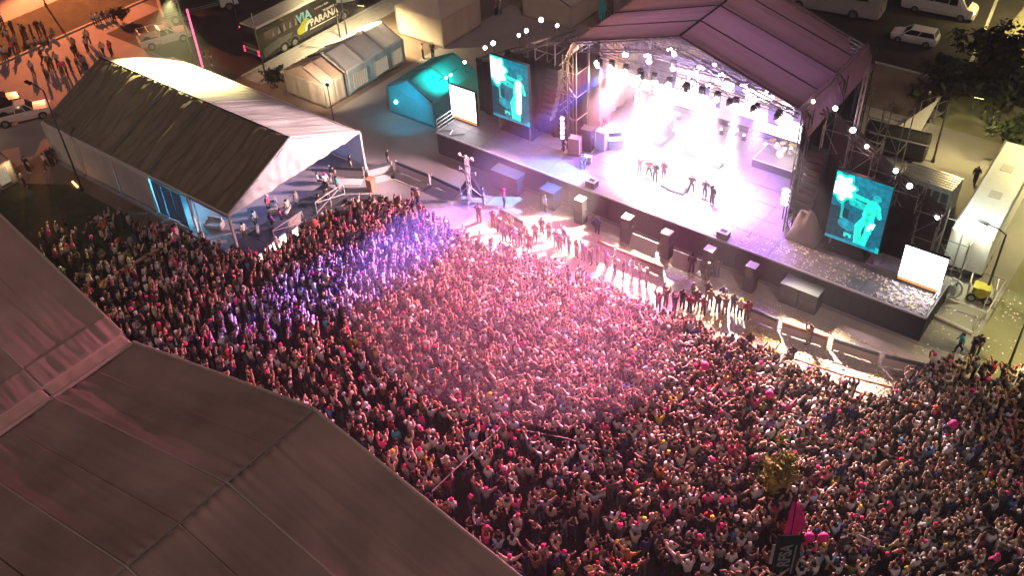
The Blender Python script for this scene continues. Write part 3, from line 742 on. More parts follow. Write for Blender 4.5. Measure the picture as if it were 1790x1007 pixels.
for lab, x0, x1, y in (('pale slatted board leaning between the second and third front fills', -3.5, -1.3, -2.3), ('pale slatted board leaning between the third and fourth front fills', 0.0, 2.1, -2.3)):
    t = thing('slat_board', lab, 'board', ((x0+x1)/2, y, 0)); N = 7
    for k in range(N):
        w = (x1-x0)/N
        MB().hexa([(-(x1-x0)/2+k*w+.01, 0, 0), (-(x1-x0)/2+(k+1)*w-.01, 0, 0), (-(x1-x0)/2+(k+1)*w-.01, .06, 0), (-(x1-x0)/2+k*w+.01, .06, 0)],
                  [(-(x1-x0)/2+k*w+.01, .45, .95), (-(x1-x0)/2+(k+1)*w-.01, .45, .95), (-(x1-x0)/2+(k+1)*w-.01, .51, .95), (-(x1-x0)/2+k*w+.01, .51, .95)]).build('slat', 'panel_pale', t)
def barrier(p0, p1, label, dark=True, h=1.05, m='panel_pale'):
    p0 = Vector((p0[0], p0[1], 0)); p1 = Vector((p1[0], p1[1], 0)); L = (p1-p0).length; a = math.atan2(p1.y-p0.y, p1.x-p0.x)
    t = thing('crowd_barrier', label, 'barrier', (p0+p1)/2, a, 'crowd barriers around the pit')
    MB().box(-L/2+.08, L/2-.08, -.02, .02, .12, h-.28).build('panel', m, t)
    MB().box(-L/2+.1, L/2-.1, -.045, .045, h-.275, h).build('top_board', 'rail_dark' if dark else 'wood_red', t)
    for s in (-1, 1): MB().box(s*(L/2-.05)-.045, s*(L/2-.05)+.045, -.05, .05, 0, h+.08).build('post', m, t)
    for s in (-1, 1): MB().hexa([(s*(L/2-.4)-.03, .05, 0), (s*(L/2-.4)+.03, .05, 0), (s*(L/2-.4)+.03, .8, 0), (s*(L/2-.4)-.03, .8, 0)], [(s*(L/2-.4)-.03, .05, h-.3), (s*(L/2-.4)+.03, .05, h-.3), (s*(L/2-.4)+.03, .1, h-.3), (s*(L/2-.4)-.03, .1, h-.3)]).build('strut', m, t)
    MB().box(-L/2+.1, L/2-.1, -1.0, -.06, .006, .05).build('foot_plate', m, t)
    return t
BL = [((-28.6, -8.0), (-26.0, -6.6)), ((-25.8, -6.4), (-24.7, -4.6)), ((-24.5, -4.4), (-20.9, -4.35)), ((-20.7, -4.35), (-17.5, -4.5)), ((-13.4, -4.9), (-10.8, -5.2))]
for (a, b), lab in zip(BL, ('short barrier running under the white marquee', 'angled barrier beside the marquee leg', 'long barrier with slate top behind the left pit', 'barrier with slate top beside the lamp mast', 'barrier before the blue lit subwoofers')): barrier(a, b, lab)
BRs = [((-5.2, -4.0), (-3.6, -4.05)), ((-3.5, -4.05), (0.4, -4.0)), ((7.0, -4.5), (9.3, -4.5)), ((9.6, -4.6), (12.6, -4.25)), ((12.9, -4.2), (15.8, -3.85)), ((16.0, -3.8), (18.4, -3.2))]
for (a, b), lab in zip(BRs, ('short floodlit barrier at the centre of the pit', 'long floodlit barrier at the centre of the pit', 'barrier with dark top right of the dark figures', 'barrier with brown top behind the lone cameraman', 'barrier with slate top near the stage corner', 'last slate topped barrier at the right end')):
    barrier(a, b, lab, dark='brown' not in lab and 'floodlit' not in lab)
# wooden boards lying along the crowd line on the right
for lab, pts in (('long brown board rail along the right crowd front', ((1390, 628), (1470, 655), (1560, 678))), ('pale kerb board at the right crowd edge', ((1430, 660), (1600, 722)))):
    mb = MB().path([G(*p, .5) for p in pts], .07); 
    for p in pts: q = G(*p, .5); mb.cyl(q, (q.x, q.y, 0), .05)
    tag(mb.build('board_rail', 'wood_red'), lab, 'rail')
# lamp mast with outriggers
t = thing('lamp_mast', 'white wind-up lamp mast with outriggers left of the pit', 'lamp mast', (-16.9, -4.2, 0))
MB().truss((0, 0, .1), (0, 0, 4.0), .22, .035, .4).build('column', 'white_paint', t)
for a in range(4):
    c, s = math.cos(a*math.pi/2+.6), math.sin(a*math.pi/2+.6)
    MB().cyl((c*1.3, s*1.3, .04), (0, 0, 1.4), .03).build('outrigger', 'white_paint', t)
MB().cyl((-.75, 0, 3.95), (.75, 0, 3.95), .04).build('cross_arm', 'white_paint', t)
for k in (-.6, 0, .6): MB().sphere((k, -.1, 4.1), .14, 8, 6).build('lamp', 'white_paint', t, smooth=True)
for k in (-.8, .8): MB().path([(0, 0, 2.5), (k, 0, 2.9), (k, 0, 2.6)], .03).build('side_arm', 'white_paint', t)
tag(MB().prism([(-18.6, 0), (-16.2, 0), (-17.4, 1.9)], -3.4, -3.2, 'y').build('black_flat', 'black_cloth'), 'black triangular scenery flat beside the lamp mast', 'flat')

# ================================================================== WHITE MARQUEE
def marquee(name, label, x0, x1, y0, y1, ze, zr, bays, m_left, m_right, ridge_y=None):
    t = thing(name, label, 'tent', ((x0+x1)/2, (y0+y1)/2, 0))
    ry = (y0+y1)/2 if ridge_y is None else ridge_y
    def q(mb, nm, mm, smooth=False): o = mb.build(nm, mm, t, smooth=smooth); o.location = -t.location; return o
    bd = (x1-x0)/bays
    for k in range(bays):
        a = x0+k*bd; b = a+bd-.03
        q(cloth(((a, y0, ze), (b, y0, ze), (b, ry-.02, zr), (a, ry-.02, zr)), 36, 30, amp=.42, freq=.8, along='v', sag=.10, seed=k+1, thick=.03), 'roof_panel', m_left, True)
        q(cloth(((b, y1, ze), (a, y1, ze), (a, ry+.02, zr), (b, ry+.02, zr)), 30, 18, amp=.12, freq=.8, along='v', sag=.08, seed=k+20, thick=.03), 'roof_panel', m_right, True)
        q(MB().path([(a, y0, ze-.22), (a, ry, zr-.22), (a, y1, ze-.22)], .05), 'rafter', 'tarp_white')
    q(MB().path([(x1, y0, ze+.03), (x1, ry, zr+.06), (x1, y1, ze+.03)], .10), 'rafter', 'tarp_white')
    q(MB().cyl((x0, ry, zr+.04), (x1, ry, zr+.04), .05), 'ridge', 'steel_dark')
    for y in (y0, y1):
        q(MB().cyl((x0, y, ze-.03), (x1, y, ze-.03), .09), 'eave_beam', 'tarp_white')
        for k in range(bays+1): q(MB().box(x0+k*bd-.1, x0+k*bd+.1, y-.08, y+.08, 0, ze-.06), 'leg', 'white_paint')
    return t, q
mq, q = marquee('marquee', 'big white gabled marquee with a floodlit roof left of the stage', -50.9, -27.0, -19.1, -5.5, 3.5, 6.5, 5, 'tarp_white_shaded', 'tarp_white')
# gable cloths: front (towards the stage) with a wrinkled valance, back closed
vs = []; N = 70; fs = []
for i in range(N+1):
    t_ = i/N; y = -19.1+13.6*t_; top = 6.42-abs(t_-.5)*2*2.95
    for j in range(7):
        s = j/6; z = top+(3.35-top)*s
        vs.append((-26.98+.16*noise.noise(Vector((y*1.9+z*.8, z*1.3, 0)))+.12*noise.noise(Vector((y*.5+z*2.2, z*3, 5))), y, z))
for i in range(N):
    for j in range(6): a = i*7+j; fs.append((a, a+7, a+8, a+1))
mb = MB(); mb.add(vs, fs); q(mb, 'gable_cloth', 'tarp_white', True)
mb = MB(); mb.add([(-50.95, -19.1, 0), (-50.95, -5.5, 0), (-50.95, -5.5, 3.5), (-50.95, -12.3, 6.45), (-50.95, -19.1, 3.5)], [(0, 1, 2, 3, 4)]); q(mb, 'end_wall', 'tarp_white')
for k in range(3):   # closed side wall, then the open bays with blue lit curtains
    a = -50.8+k*4.78; q(cloth(((a, -19.3, 0.05), (a+4.7, -19.3, 0.05), (a+4.7, -19.15, 3.4), (a, -19.15, 3.4)), 20, 12, amp=.10, freq=.5, along='v', seed=k+40, thick=.02), 'side_wall', 'tarp_white', True)
for k in range(5): q(cloth(((-50.9+k*4.78, -19.05, 3.1), (-46.15+k*4.78, -19.05, 3.1), (-46.15+k*4.78, -19.12, 3.48), (-50.9+k*4.78, -19.12, 3.48)), 20, 4, amp=.04, freq=1, seed=k+60, thick=.01), 'valance', 'tarp_cream', True)
mat('tarp_blue', (0.16, 0.36, 0.62), 0.6, var=0.1)
for k in range(3):
    a = -36.3+k*1.25
    q(cloth(((a, -19.2, 0.05), (a+1.15, -19.2+.15*(k % 2), .05), (a+1.15, -19.15, 3.2), (a, -19.15, 3.2)), 14, 12, amp=.14, freq=1.0, seed=k+70, thick=.015), 'side_curtain', 'tarp_blue', True)
for k in range(4):
    a = -46.0+k*4.8; q(cloth(((a, -5.4, 0.05), (a+4.7, -5.4, 0.05), (a+4.7, -5.45, 3.4), (a, -5.45, 3.4)), 16, 8, amp=.06, freq=.5, seed=k+80, thick=.02), 'side_wall', 'tarp_white', True)
q(MB().cyl((-31.3, -19.0, 3.0), (-28.6, -20.6, 0), .05), 'guy_pole', 'white_paint')
# platform front with lit sign panels, railings and steps inside the marquee
t = thing('viewing_platform', 'low viewing platform at the open end of the marquee', 'platform', (-26.2, -13.0, 0))
for k in range(6): MB().box(-1.4, 1.3, -6.2+k*1.6, -4.63+k*1.6, .5, .62).build('deck_board', 'rail_dark', t)
MB().box(-1.35, 1.25, -6.15, 3.3, 0, .49).build('base', 'black_paint', t)
for y0_, y1_ in ((-4.1, -1.2), (.2, 3.2)):
    mb = MB()
    for y in (y0_, (y0_+y1_)/2, y1_): mb.cyl((1.2, y, .62), (1.2, y, 1.72), .04)
    mb.cyl((1.2, y0_, 1.72), (1.2, y1_, 1.72), .04); mb.cyl((1.2, y0_, .75), (1.2, y1_, 1.65), .03); mb.cyl((1.2, y1_, .75), (1.2, y0_, 1.65), .03)
    mb.build('railing', 'panel_pale', t)
MB().box(1.14, 1.17, -2.5, -1.3, .75, 1.62).build('rail_panel', 'panel_pale', t)
for i, (px, py) in enumerate(((453, 455), (470, 440), (483, 430), (495, 420), (517, 408))):
    p = G(px, py, .55); a = thing('sign_panel', '%s glowing sign panel from the left before the platform' % ORD[i], 'sign', (p.x, p.y, 0), R(90), 'glowing panels before the platform')
    MB().box(-.33, .33, -.04, .04, .25, 1.05).build('frame', 'white_paint', a)
    MB().box(-.30, .30, -.052, -.043, .28, 1.02).build('lit_face', 'sign_lit', a)
    for s in (-1, 1): MB().cyl((s*.28, 0, 0), (s*.28, 0, .25), .025).build('foot', 'steel', a)
def bench(label, px, rz, L=2.2, m='wood_red'):
    t = thing('bench', label, 'bench', G(*px), rz)
    for k in range(4): MB().box(-L/2, L/2, -.3+k*.15, -.17+k*.15, .42, .46).build('seat_slat', m, t)
    for s in (-1, 1): MB().box(s*(L/2-.2)-.04, s*(L/2-.2)+.04, -.28, .28, 0, .415).build('leg', m, t)
bench('long grey bench at the edge of the marquee', (630, 352), R(35), 3.4, 'rail_dark'); bench('lower bench in front of the marquee corner', (612, 372), R(35), 3.2, 'rail_dark')
def sofa(label, px, rz, m='panel_pale'):
    t = thing('lounge_seat', label, 'seat', G(*px), rz)
    MB().box(-.6, .6, -.35, .35, .12, .42).build('seat', m, t); MB().box(-.6, .6, .22, .38, .425, .85).build('backrest', m, t)
    for s in (-1, 1): MB().box(s*.66-.06, s*.66+.06, -.35, .38, .1, .6).build('armrest', m, t)
    for sx in (-1, 1):
        for sy in (-1, 1): MB().cyl((sx*.5, sy*.28, 0), (sx*.5, sy*.28, .12), .03).build('leg', 'steel_dark', t)
sofa('pale lounge seat near the front left leg of the marquee', (447, 415), R(-40)); sofa('pale lounge seat among the guests in the marquee', (478, 368), R(-40)); sofa('lounge seat beside the guests near the marquee railing', (500, 380), R(-60)); sofa('blue lit lounge seat at the open side of the marquee', (376, 398), R(20))
t = thing('cocktail_stand', 'brown lectern stand by the marquee corner leg', 'stand', G(650, 332)); MB().box(-.3, .3, -.25, .25, 0, 1.05).build('body', 'wood_red', t); MB().box(-.36, .36, -.3, .3, 1.052, 1.1).build('top', 'wood_red', t)
point('marquee_lamp', None, (-35.0, -18.2, 2.6), 700, (.04, .42, 1.0), .2); point('marquee_lamp', None, (-34.3, -18.7, 1.6), 160, (.02, .9, .8), .1)
point('marquee_lamp', None, (-31, -12, 4.3), 420, (.45, .34, 1.0), .3)

# ================================================================== FOREGROUND MARQUEES
def big_tent(name, label, xl, xr, xc, ze, zr, yf, bays, bd, m='tarp_tan', left=True, right=True):
    t = thing(name, label, 'tent', (xc, yf-bays*bd/2, 0))
    def q(mb, nm, mm, smooth=False): o = mb.build(nm, mm, t, smooth=smooth); o.location = -t.location; return o
    for k in range(bays):
        a = yf-k*bd; b = a-bd+.04
        q(cloth(((xl, b, ze), (xl, a, ze), (xc, a, zr), (xc, b, zr)), 64, 44, amp=.085, freq=.6, along='v', sag=.25, pinch=.18, seed=k+100+xc, thick=.03), 'roof_panel', m, True)
        q(cloth(((xr, a, ze), (xr, b, ze), (xc, b, zr), (xc, a, zr)), 64, 44, amp=.085, freq=.6, along='v', sag=.25, pinch=.18, seed=k+120+xc, thick=.03), 'roof_panel', m, True)
    for k in range(bays+1):
        a = yf-k*bd+.0
        q(MB().path([(xl, a, ze+.06), (xc, a, zr+.08), (xr, a, ze+.06)], .055 if k else .10, 8), 'rafter', 'tarp_cream')
        # purlin ridge half way along each bay: the cloth rides over a cable
        if k < bays:
            y = a-bd/2
            q(MB().path([(xl+.6, y, ze+.06), (xc, y, zr-.02), (xr-.6, y, ze+.06)], .045, 6), 'cable', m)
    q(MB().cyl((xc, yf, zr+.03), (xc, yf-bays*bd, zr+.03), .05), 'ridge', 'tarp_grey')
    for x in (xl, xr):
        q(MB().cyl((x, yf, ze-.02), (x, yf-bays*bd, ze-.02), .14), 'eave_beam', 'tarp_cream')
        for k in range(bays+1): q(MB().box(x-.12, x+.12, yf-k*bd-.12, yf-k*bd+.12, 0, ze-.1), 'leg', 'steel')
    mb = MB(); mb.add([(xl, yf+.02, 2.6), (xr, yf+.02, 2.6), (xr, yf+.02, ze-.1), (xc, yf+.02, zr-.1), (xl, yf+.02, ze-.1)], [(0, 1, 2, 3, 4)]); q(mb, 'gable_cloth', m)
    return t, q
ft, q = big_tent('marquee', 'huge tan marquee roof filling the lower left foreground', -20.9, 13.3, -3.8, 3.95, 8.5, -31.7, 6, 5.65)
ft2, q2 = big_tent('marquee', 'second tan marquee roof at the left edge behind the gutter', -45.0, -21.9, -33.4, 4.2, 9.3, -31.7, 6, 5.65)
for k in range(6):
    q(cloth(((-21.9, -31.75-5.65*k, 4.12), (-20.95, -31.75-5.65*k, 3.97), (-20.95, -37.3-5.65*k, 3.97), (-21.9, -37.3-5.65*k, 4.12)), 10, 40, amp=.035, freq=.5, along='u', seed=k+140, thick=.02), 'gutter_cloth', 'tarp_peach', True)
    q2(cloth(((-23.3, -31.75-5.65*k, 4.98), (-21.8, -31.75-5.65*k, 4.3), (-21.8, -37.3-5.65*k, 4.3), (-23.3, -37.3-5.65*k, 4.98)), 16, 60, amp=.12, freq=.9, along='u', seed=k+150, thick=.02), 'gathered_edge', 'tarp_tan', True)
# ================================================================== SMALL TENTS
def gable_tent(name, label, x0, x1, y0, y1, ze, zr, m, wall=None, bays=2, front=True, walls=('w', 'e', 's', 'n'), windows=()):
    """ridge along Y"""
    t = thing(name, label, 'tent', ((x0+x1)/2, (y0+y1)/2, 0)); xc = (x0+x1)/2; wall = wall or m
    def q(mb, nm, mm, smooth=False): o = mb.build(nm, mm, t, smooth=smooth); o.location = -t.location; return o
    bd = (y1-y0)/bays
    for k in range(bays):
        a = y0+k*bd; b = a+bd-.02
        q(cloth(((x0-.1, a, ze), (x0-.1, b, ze), (xc-.01, b, zr), (xc-.01, a, zr)), 12, 12, amp=.05, freq=.8, along='v', sag=.05, seed=k+x0, thick=.02), 'roof_panel', m, True)
        q(cloth(((x1+.1, b, ze), (x1+.1, a, ze), (xc+.01, a, zr), (xc+.01, b, zr)), 12, 12, amp=.05, freq=.8, along='v', sag=.05, seed=k+y0, thick=.02), 'roof_panel', m, True)
        q(MB().path([(x0-.08, a, ze+.03), (xc, a, zr+.04), (x1+.08, a, ze+.03)], .04), 'rafter', 'tarp_grey')
    for x, y in ((x0, y0), (x1, y0), (x0, y1), (x1, y1), (x0, (y0+y1)/2), (x1, (y0+y1)/2)): q(MB().box(x-.04, x+.04, y-.04, y+.04, 0, ze-.02), 'leg', 'alu')
    for w in walls:
        c = {'w': ((x0, y0), (x0, y1)), 'e': ((x1, y1), (x1, y0)), 's': ((x0, y0), (x1, y0)), 'n': ((x1, y1), (x0, y1))}[w]
        q(cloth(((*c[0], .03), (*c[1], .03), (*c[1], ze-.05), (*c[0], ze-.05)), 22, 8, amp=.07, freq=.9, along='v', seed=x0+ord(w[0]), thick=.01), 'wall', wall, True)
    for y in (y0-.03, y1+.03):
        mb = MB(); mb.add([(x0, y, ze-.08), (x1, y, ze-.08), (xc, y, zr-.06)], [(0, 1, 2)]); q(mb, 'gable', m)
    for (yc, w, z0, z1) in windows:
        q(MB().box(x1+.10, x1+.12, yc-w/2, yc+w/2, z0, z1), 'window', 'window_lit')
        mb = MB()
        for s in (-1, 1): mb.box(x1+.10, x1+.16, yc+s*w/2-.05, yc+s*w/2+.05, z0-.05, z1+.05)
        for z in (z0-.05, z1): mb.box(x1+.10, x1+.155, yc-w/2+.051, yc+w/2-.051, z, z+.05)
        for k in range(5): mb.box(x1+.121, x1+.15, yc-w/2+w*(k+1)/6-.02, yc-w/2+w*(k+1)/6+.02, z0, z1)
        q(mb, 'window_frame', 'tarp_cream')
    return t, q
gable_tent('gazebo', 'peach canopied small tent nearest the marquee in the tent row', -41.9, -36.7, -.3, 2.1, 2.5, 3.6, 'tarp_peach', 'tarp_cream', 2)
gable_tent('gazebo', 'long tan tent with lit windows in the tent row', -41.9, -36.7, 2.5, 10.2, 2.5, 3.7, 'tarp_white', 'wall_blue', 3, windows=((4.1, 1.7, .5, 1.9), (6.9, 1.7, .5, 1.9), (9.1, 1.3, .5, 1.9)))
gable_tent('tent', 'teal lit gabled tent beside the left end of the stage', -31.6, -26.3, 2.5, 8.7, 2.6, 3.9, 'teal_cloth', 'teal_cloth', 2)
tt = thing('tent', 'large cream pyramid tent behind the tent row', 'tent', (-38.5, 17.4, 0))
for k in range(4):
    a, b = [((-3.0, -2.9), (3.0, -2.9)), ((3.0, -2.9), (3.0, 2.9)), ((3.0, 2.9), (-3.0, 2.9)), ((-3.0, 2.9), (-3.0, -2.9))][k]
    mb = MB(); mb.add([(a[0]*1.03, a[1]*1.03, 3.0), (b[0]*1.03, b[1]*1.03, 3.0), (0, 0, 4.7)], [(0, 1, 2)]); mb.build('roof_panel', 'tarp_cream', tt)
    smooth_build(cloth(((*a, .03), (*b, .03), (*b, 2.98), (*a, 2.98)), 24, 10, amp=.08, freq=.7, seed=k+200, thick=.01), 'wall', 'tarp_cream', tt)
    MB().box(a[0]*1.01-.05, a[0]*1.01+.05, a[1]*1.01-.05, a[1]*1.01+.05, 0, 3.05).build('leg', 'alu', tt)
gable_tent('tent', 'pale tent cut by the top edge behind the stage roof', -33.2, -27.2, 24.5, 31, 2.4, 3.6, 'tarp_cream', 'tarp_cream', 2)
gable_tent('tent', 'grey tent behind the teal flag at the top', -25, -19, 29, 36, 2.6, 3.8, 'tarp_grey', 'tarp_grey', 2)
gable_tent('kiosk', 'small lit food kiosk at the left edge of the picture', -53.2, -50.0, -26.6, -23.2, 2.3, 3.1, 'tarp_tan', 'tarp_cream', 1, windows=((-24.2, 1.0, .6, 1.9), (-25.8, 1.2, .5, 1.9)))
point('kiosk_lamp', None, (-49.3, -23.5, 2.1), 60, (1, .75, .4))
t = thing('work_light', 'added fill light on a stand before the peach tent', 'work light', (-34.6, -1.6, 0)); MB().cyl((0, 0, 0), (0, 0, 3.6), .04).build('pole', 'steel_dark', t); MB().box(-.15, .15, -.1, .1, 3.6, 3.85).build('lamp', 'steel_dark', t)  # unseen lamp stand added to brighten the tent fronts
spot('light', t, (-34.8, -1.5, 3.7), (-38.6, 2.6, 2.2), 2600, (1, .78, .52), 120, .8)
# teal feather flags
def feather_flag(label, loc, h, m):
    t = thing('feather_flag', label, 'flag', loc)
    MB().cyl((0, 0, 0), (0, 0, h), .04).build('pole', 'alu', t)
    pts = [(0.05, .8), (.55, .9), (1.05, h*.45), (.7, h*.8), (.05, h)]
    MB().prism(pts, -.012, .012).build('sail', m, t)
feather_flag('teal feather flag standing behind the stage roof', G(1047, 45), 3.4, 'teal_cloth')
# ================================================================== VEHICLES
def wheel(t, x, y, r, w=.24):
    o = MB().cyl((x, y-w/2, r), (x, y+w/2, r), r, n=18).build('wheel', 'tyre', t)
    s = 1 if y > 0 else -1
    MB().cyl((x, y+s*w/2, r), (x, y+s*(w/2+.015), r), r*.6, n=14).build('rim', 'rim', o)
    return o
def loft(secs):
    """secs: list of (x, [(y,z)...half section from bottom centre to top centre]); mirrored"""
    mb = MB(); n = len(secs[0][1])*2; vs = []
    for x, h in secs:
        ring = [(x, y, z) for y, z in h]+[(x, -y, z) for y, z in reversed(h)]
        vs += ring
    fs = []
    for k in range(len(secs)-1):
        for i in range(n): fs.append((k*n+i, k*n+(i+1) % n, (k+1)*n+(i+1) % n, (k+1)*n+i))
    fs += [tuple(range(n)), tuple(range(len(vs)-1, len(vs)-n-1, -1))]
    return mb.add(vs, fs)
def car(label, loc, rz, kind='hatch', m='white_car', lights=False):
    name = {'hatch': 'parked_car', 'pickup': 'pickup_truck'}[kind]
    t = thing(name, label, 'car' if kind == 'hatch' else 'pickup', loc, rz)
    L = 4.3 if kind == 'hatch' else 5.2; W = .88 if kind == 'hatch' else .92; g = .22 if kind == 'hatch' else .32; bz = .95 if kind == 'hatch' else 1.12
    def s(x, z0, z1, w): return (x, [(.3, z0), (w*.92, z0), (w, (z0+z1)/2), (w*.97, z1-.06), (w*.9, z1), (.3, z1+.015)])
    h = L/2
    if kind == 'hatch':
        secs = [s(h, .35, .62, W*.72), s(h-.12, g, .74, W*.92), s(h-.5, g, .84, W), s(1.0, g, bz-.02, W), s(-1.5, g, bz+.03, W), s(-h+.15, g, bz+.04, W*.95), s(-h, .4, bz-.1, W*.85)]
        gh = [(1.05, .35, -1.75, -2.0, 1.47)]
    else:
        secs = [s(h, .5, .8, W*.8), s(h-.12, g, .95, W*.95), s(h-.5, g, 1.05, W), s(1.0, g, bz, W), s(-.62, g, bz, W)]
        gh = [(1.05, .45, -.45, -.6, 1.75)]
    loft(secs).build('body', m, t, smooth=False)
    x0, x1, x2, x3, zt = gh[0]; wt = W*.74; wb = W*.9
    cab = MB().hexa([(x3, -wb, bz-.03), (x0, -wb, bz-.03), (x0, wb, bz-.03), (x3, wb, bz-.03)], [(x2, -wt, zt-.05), (x1, -wt, zt-.05), (x1, wt, zt-.05), (x2, wt, zt-.05)]).build('greenhouse', 'glass_dark', t)
    MB().hexa([(x2-.04, -wt-.02, zt-.05), (x1+.05, -wt-.02, zt-.05), (x1+.05, wt+.02, zt-.05), (x2-.04, wt+.02, zt-.05)], [(x2+.05, -wt+.08, zt), (x1-.08, -wt+.08, zt), (x1-.08, wt-.08, zt), (x2+.05, wt-.08, zt)]).build('roof', m, t)
    for sg in (-1, 1):
        for xb, xt in ((x0, x1), ((x0+x3)/2+.1, (x1+x2)/2+.05), (x3, x2)):
            MB().cyl((xb, sg*wb, bz-.02), (xt, sg*wt, zt-.04), .045, n=5).build('pillar', m, t)
        MB().box(x0-.25, x0-.05, sg*W-.02+sg*.06, sg*W+.02+sg*.10, bz, bz+.14).build('mirror', m, t)
        MB().sphere((h-.12, sg*W*.66, .68), .12, 8, 6).build('headlight', 'lettering', t)
        MB().box(-h-.01, -h+.06, sg*W*.66-.1, sg*W*.66+.1, .68, .85).build('taillight', 'wood_red', t)
    wb_ = 1.3 if kind == 'hatch' else 1.6; rr = .32 if kind == 'hatch' else .4
    for x in (wb_, -wb_+(.02 if kind == 'hatch' else -.05)):
        for sg in (-1, 1): wheel(t, x, sg*(W-.1), rr)
    if kind == 'pickup':
        mb = MB()
        for sg in (-1, 1): mb.box(-h, -.63, sg*W-.05*sg-.04, sg*W-.05*sg+.04, .5, bz)
        mb.box(-h, -h+.08, -W+.1, W-.1, .5, bz); mb.build('bed_side', m, t)
        MB().box(-h+.03, -.63, -W+.1, W-.1, .45, .55).build('bed_floor', 'steel_dark', t)
    return t
car('white hatchback parked on the dark lot behind the stage', G(1597, 72), R(180+5))
car('white pickup parked by the left edge of the picture', (-59.2, -16.9, 0), R(62), 'pickup')
car('dark car behind the white pickup at the left edge', (-63.2, -17.2, 0), R(70), 'hatch', mat('dark_car', (.02, .02, .025), .25, var=.05, spec=.6))
pk = car('pale pickup with a ladder rack below the black truck', (-60.7, .2, 0), R(68), 'pickup')
mb = MB()
for sg in (-1, 1): mb.path([(-2.5, sg*.85, 1.1), (-2.5, sg*.85, 1.8), (.6, sg*.75, 1.95)], .03)
for k in range(4): mb.cyl((-2.4+k*.9, -.85, 1.82+k*.03), (-2.4+k*.9, .85, 1.82+k*.03), .03)
mb.build('ladder_rack', 'steel', pk)
# coach
def coach(label, loc, rz, L=14.0, W=1.27, H=3.7, livery=True, m='bus_black', roofm='bus_roof', lights=True):
    t = thing('coach', label, 'bus', loc, rz); h = L/2
    def s(x, z0, z1, w, e=.22): return (x, [(.4, z0), (w*.97, z0), (w, z0+.3), (w, z1-.9), (w*.97, z1-e), (w*.88, z1-.05), (.4, z1)])
    loft([s(h, .6, H-.9, W*.85), s(h-.2, .35, H-.35, W*.97), s(h-.9, .35, H, W), s(-h+.4, .35, H, W), s(-h+.08, .35, H-.08, W*.98), s(-h, .5, H-.35, W*.93)]).build('body', m, t)
    MB().hexa([(-h+.12, -W*.95, H-.16), (h-.9, -W*.95, H-.16), (h-.9, W*.95, H-.16), (-h+.12, W*.95, H-.16)], [(-h+.2, -W*.84, H+.03), (h-1.0, -W*.84, H+.03), (h-1.0, W*.84, H+.03), (-h+.2, W*.84, H+.03)]).build('roof', roofm, t)
    for sg in (-1, 1):
        for k in range(6):
            x0 = -h+.9+k*(L-2.2)/6
            MB().box(x0, x0+(L-2.2)/6-.07, sg*(W+.006)-.008, sg*(W+.006)+.008, 2.05, 2.95).build('window', 'glass_dark', t)
        for x in (-h+3.0, -h+4.4, h-2.6):
            wheel(t, x, sg*(W-.13), .5, .3)
            a = MB(); pts = [(x+.66*math.cos(u), sg*(W+.005), .5+.66*math.sin(u)) for u in np.linspace(0, math.pi, 11)]
            a.path(pts, .05, 5); a.build('wheel_arch', 'bus_grey' if livery else m, t)
    for k, z in enumerate((.75, 1.2, 1.6)): MB().box(-h-.03, -h+.02, -W*.7, W*.7, z, z+.26).build('rear_panel', 'bus_grey' if k != 1 else 'bus_roof', t)
    MB().box(-h-.012, -h+.02, -W*.8, W*.8, 2.1, 3.05).build('rear_window', 'glass_dark', t)
    MB().hexa([(h-.08, -W*.9, 1.4), (h-.02, -W*.9, 1.4), (h-.02, W*.9, 1.4), (h-.08, W*.9, 1.4)], [(h-.30, -W*.85, 3.1), (h-.21, -W*.85, 3.1), (h-.21, W*.85, 3.1), (h-.30, W*.85, 3.1)]).build('windscreen', 'glass_dark', t)
    if lights:
        for sg in (-1, 1):
            for z in (.8, 1.15): MB().box(-h-.05, -h+.02, sg*W*.82-.09, sg*W*.82+.09, z, z+.24).build('tail_lamp', 'lamp_red', t)
        MB().box(-h-.02, -h+.06, W*.8, W*.88, 3.25, 3.4).build('marker_lamp', 'lamp_red', t)
    return t
bus = coach('black liveried coach with lit red tail lamps parked along the footpath', (-49.75, 9.4, 0), R(90))
# livery on the near (right-hand, -y local) side
def side_text(txt, size, m, x, z, parent, bold=0.0, name='lettering', off=.02):
    me = text_mesh(txt, size, MATS[m], name, bold)
    o = linkobj(name, me, parent); o.rotation_euler = (R(90), 0, 0); o.location = (x, -1.27-off, z); return o
# local +x is the front; seen from the near side the front is at the right, so text reads along +x
side_text('VIA', 1.25, 'lettering_teal', -.9, 2.52, bus, .05)
side_text('turismo y viajes', .30, 'lettering', 1.6, 2.75, bus)
side_text('PARANA', 1.0, 'lettering', 1.7, 1.55, bus, .03)
side_text('TRANSPORTE', .34, 'lettering', 2.7, 2.15, bus, .01)
MB().box(-.4, 3.6, -1.292, -1.28, .92, 1.0).build('livery_stripe', 'lettering', bus)
mb = MB()
mb.prism([(-1.9, .95), (-1.1, .95), (-.9, 1.3), (-.2, 2.0), (-.5, 2.25), (-1.3, 2.1), (-1.6, 1.8), (-2.0, 1.6), (-2.1, 1.2)], -1.30, -1.283); mb.build('leaf_emblem', 'lime', bus)
mb = MB(); mb.prism([(-1.15, 1.0), (-.8, 1.0), (-.62, 1.5), (-.2, 1.75), (.1, 2.05), (-.4, 1.95), (-.85, 1.7)], -1.312, -1.302); mb.build('leaf_emblem', 'lettering', bus)
mb = MB(); mb.prism([(-6.6, .5), (-3.0, 1.2), (-2.6, 1.6), (-4.6, 1.75), (-6.6, 1.4)], -1.296, -1.282); mb.build('livery_swoosh', 'bus_grey', bus)
mb = MB(); mb.prism([(3.8, 2.1), (6.2, 1.5), (6.5, 1.9), (5.6, 2.3), (3.6, 2.5)], -1.296, -1.282); mb.build('livery_swoosh', 'lettering_grey', bus)
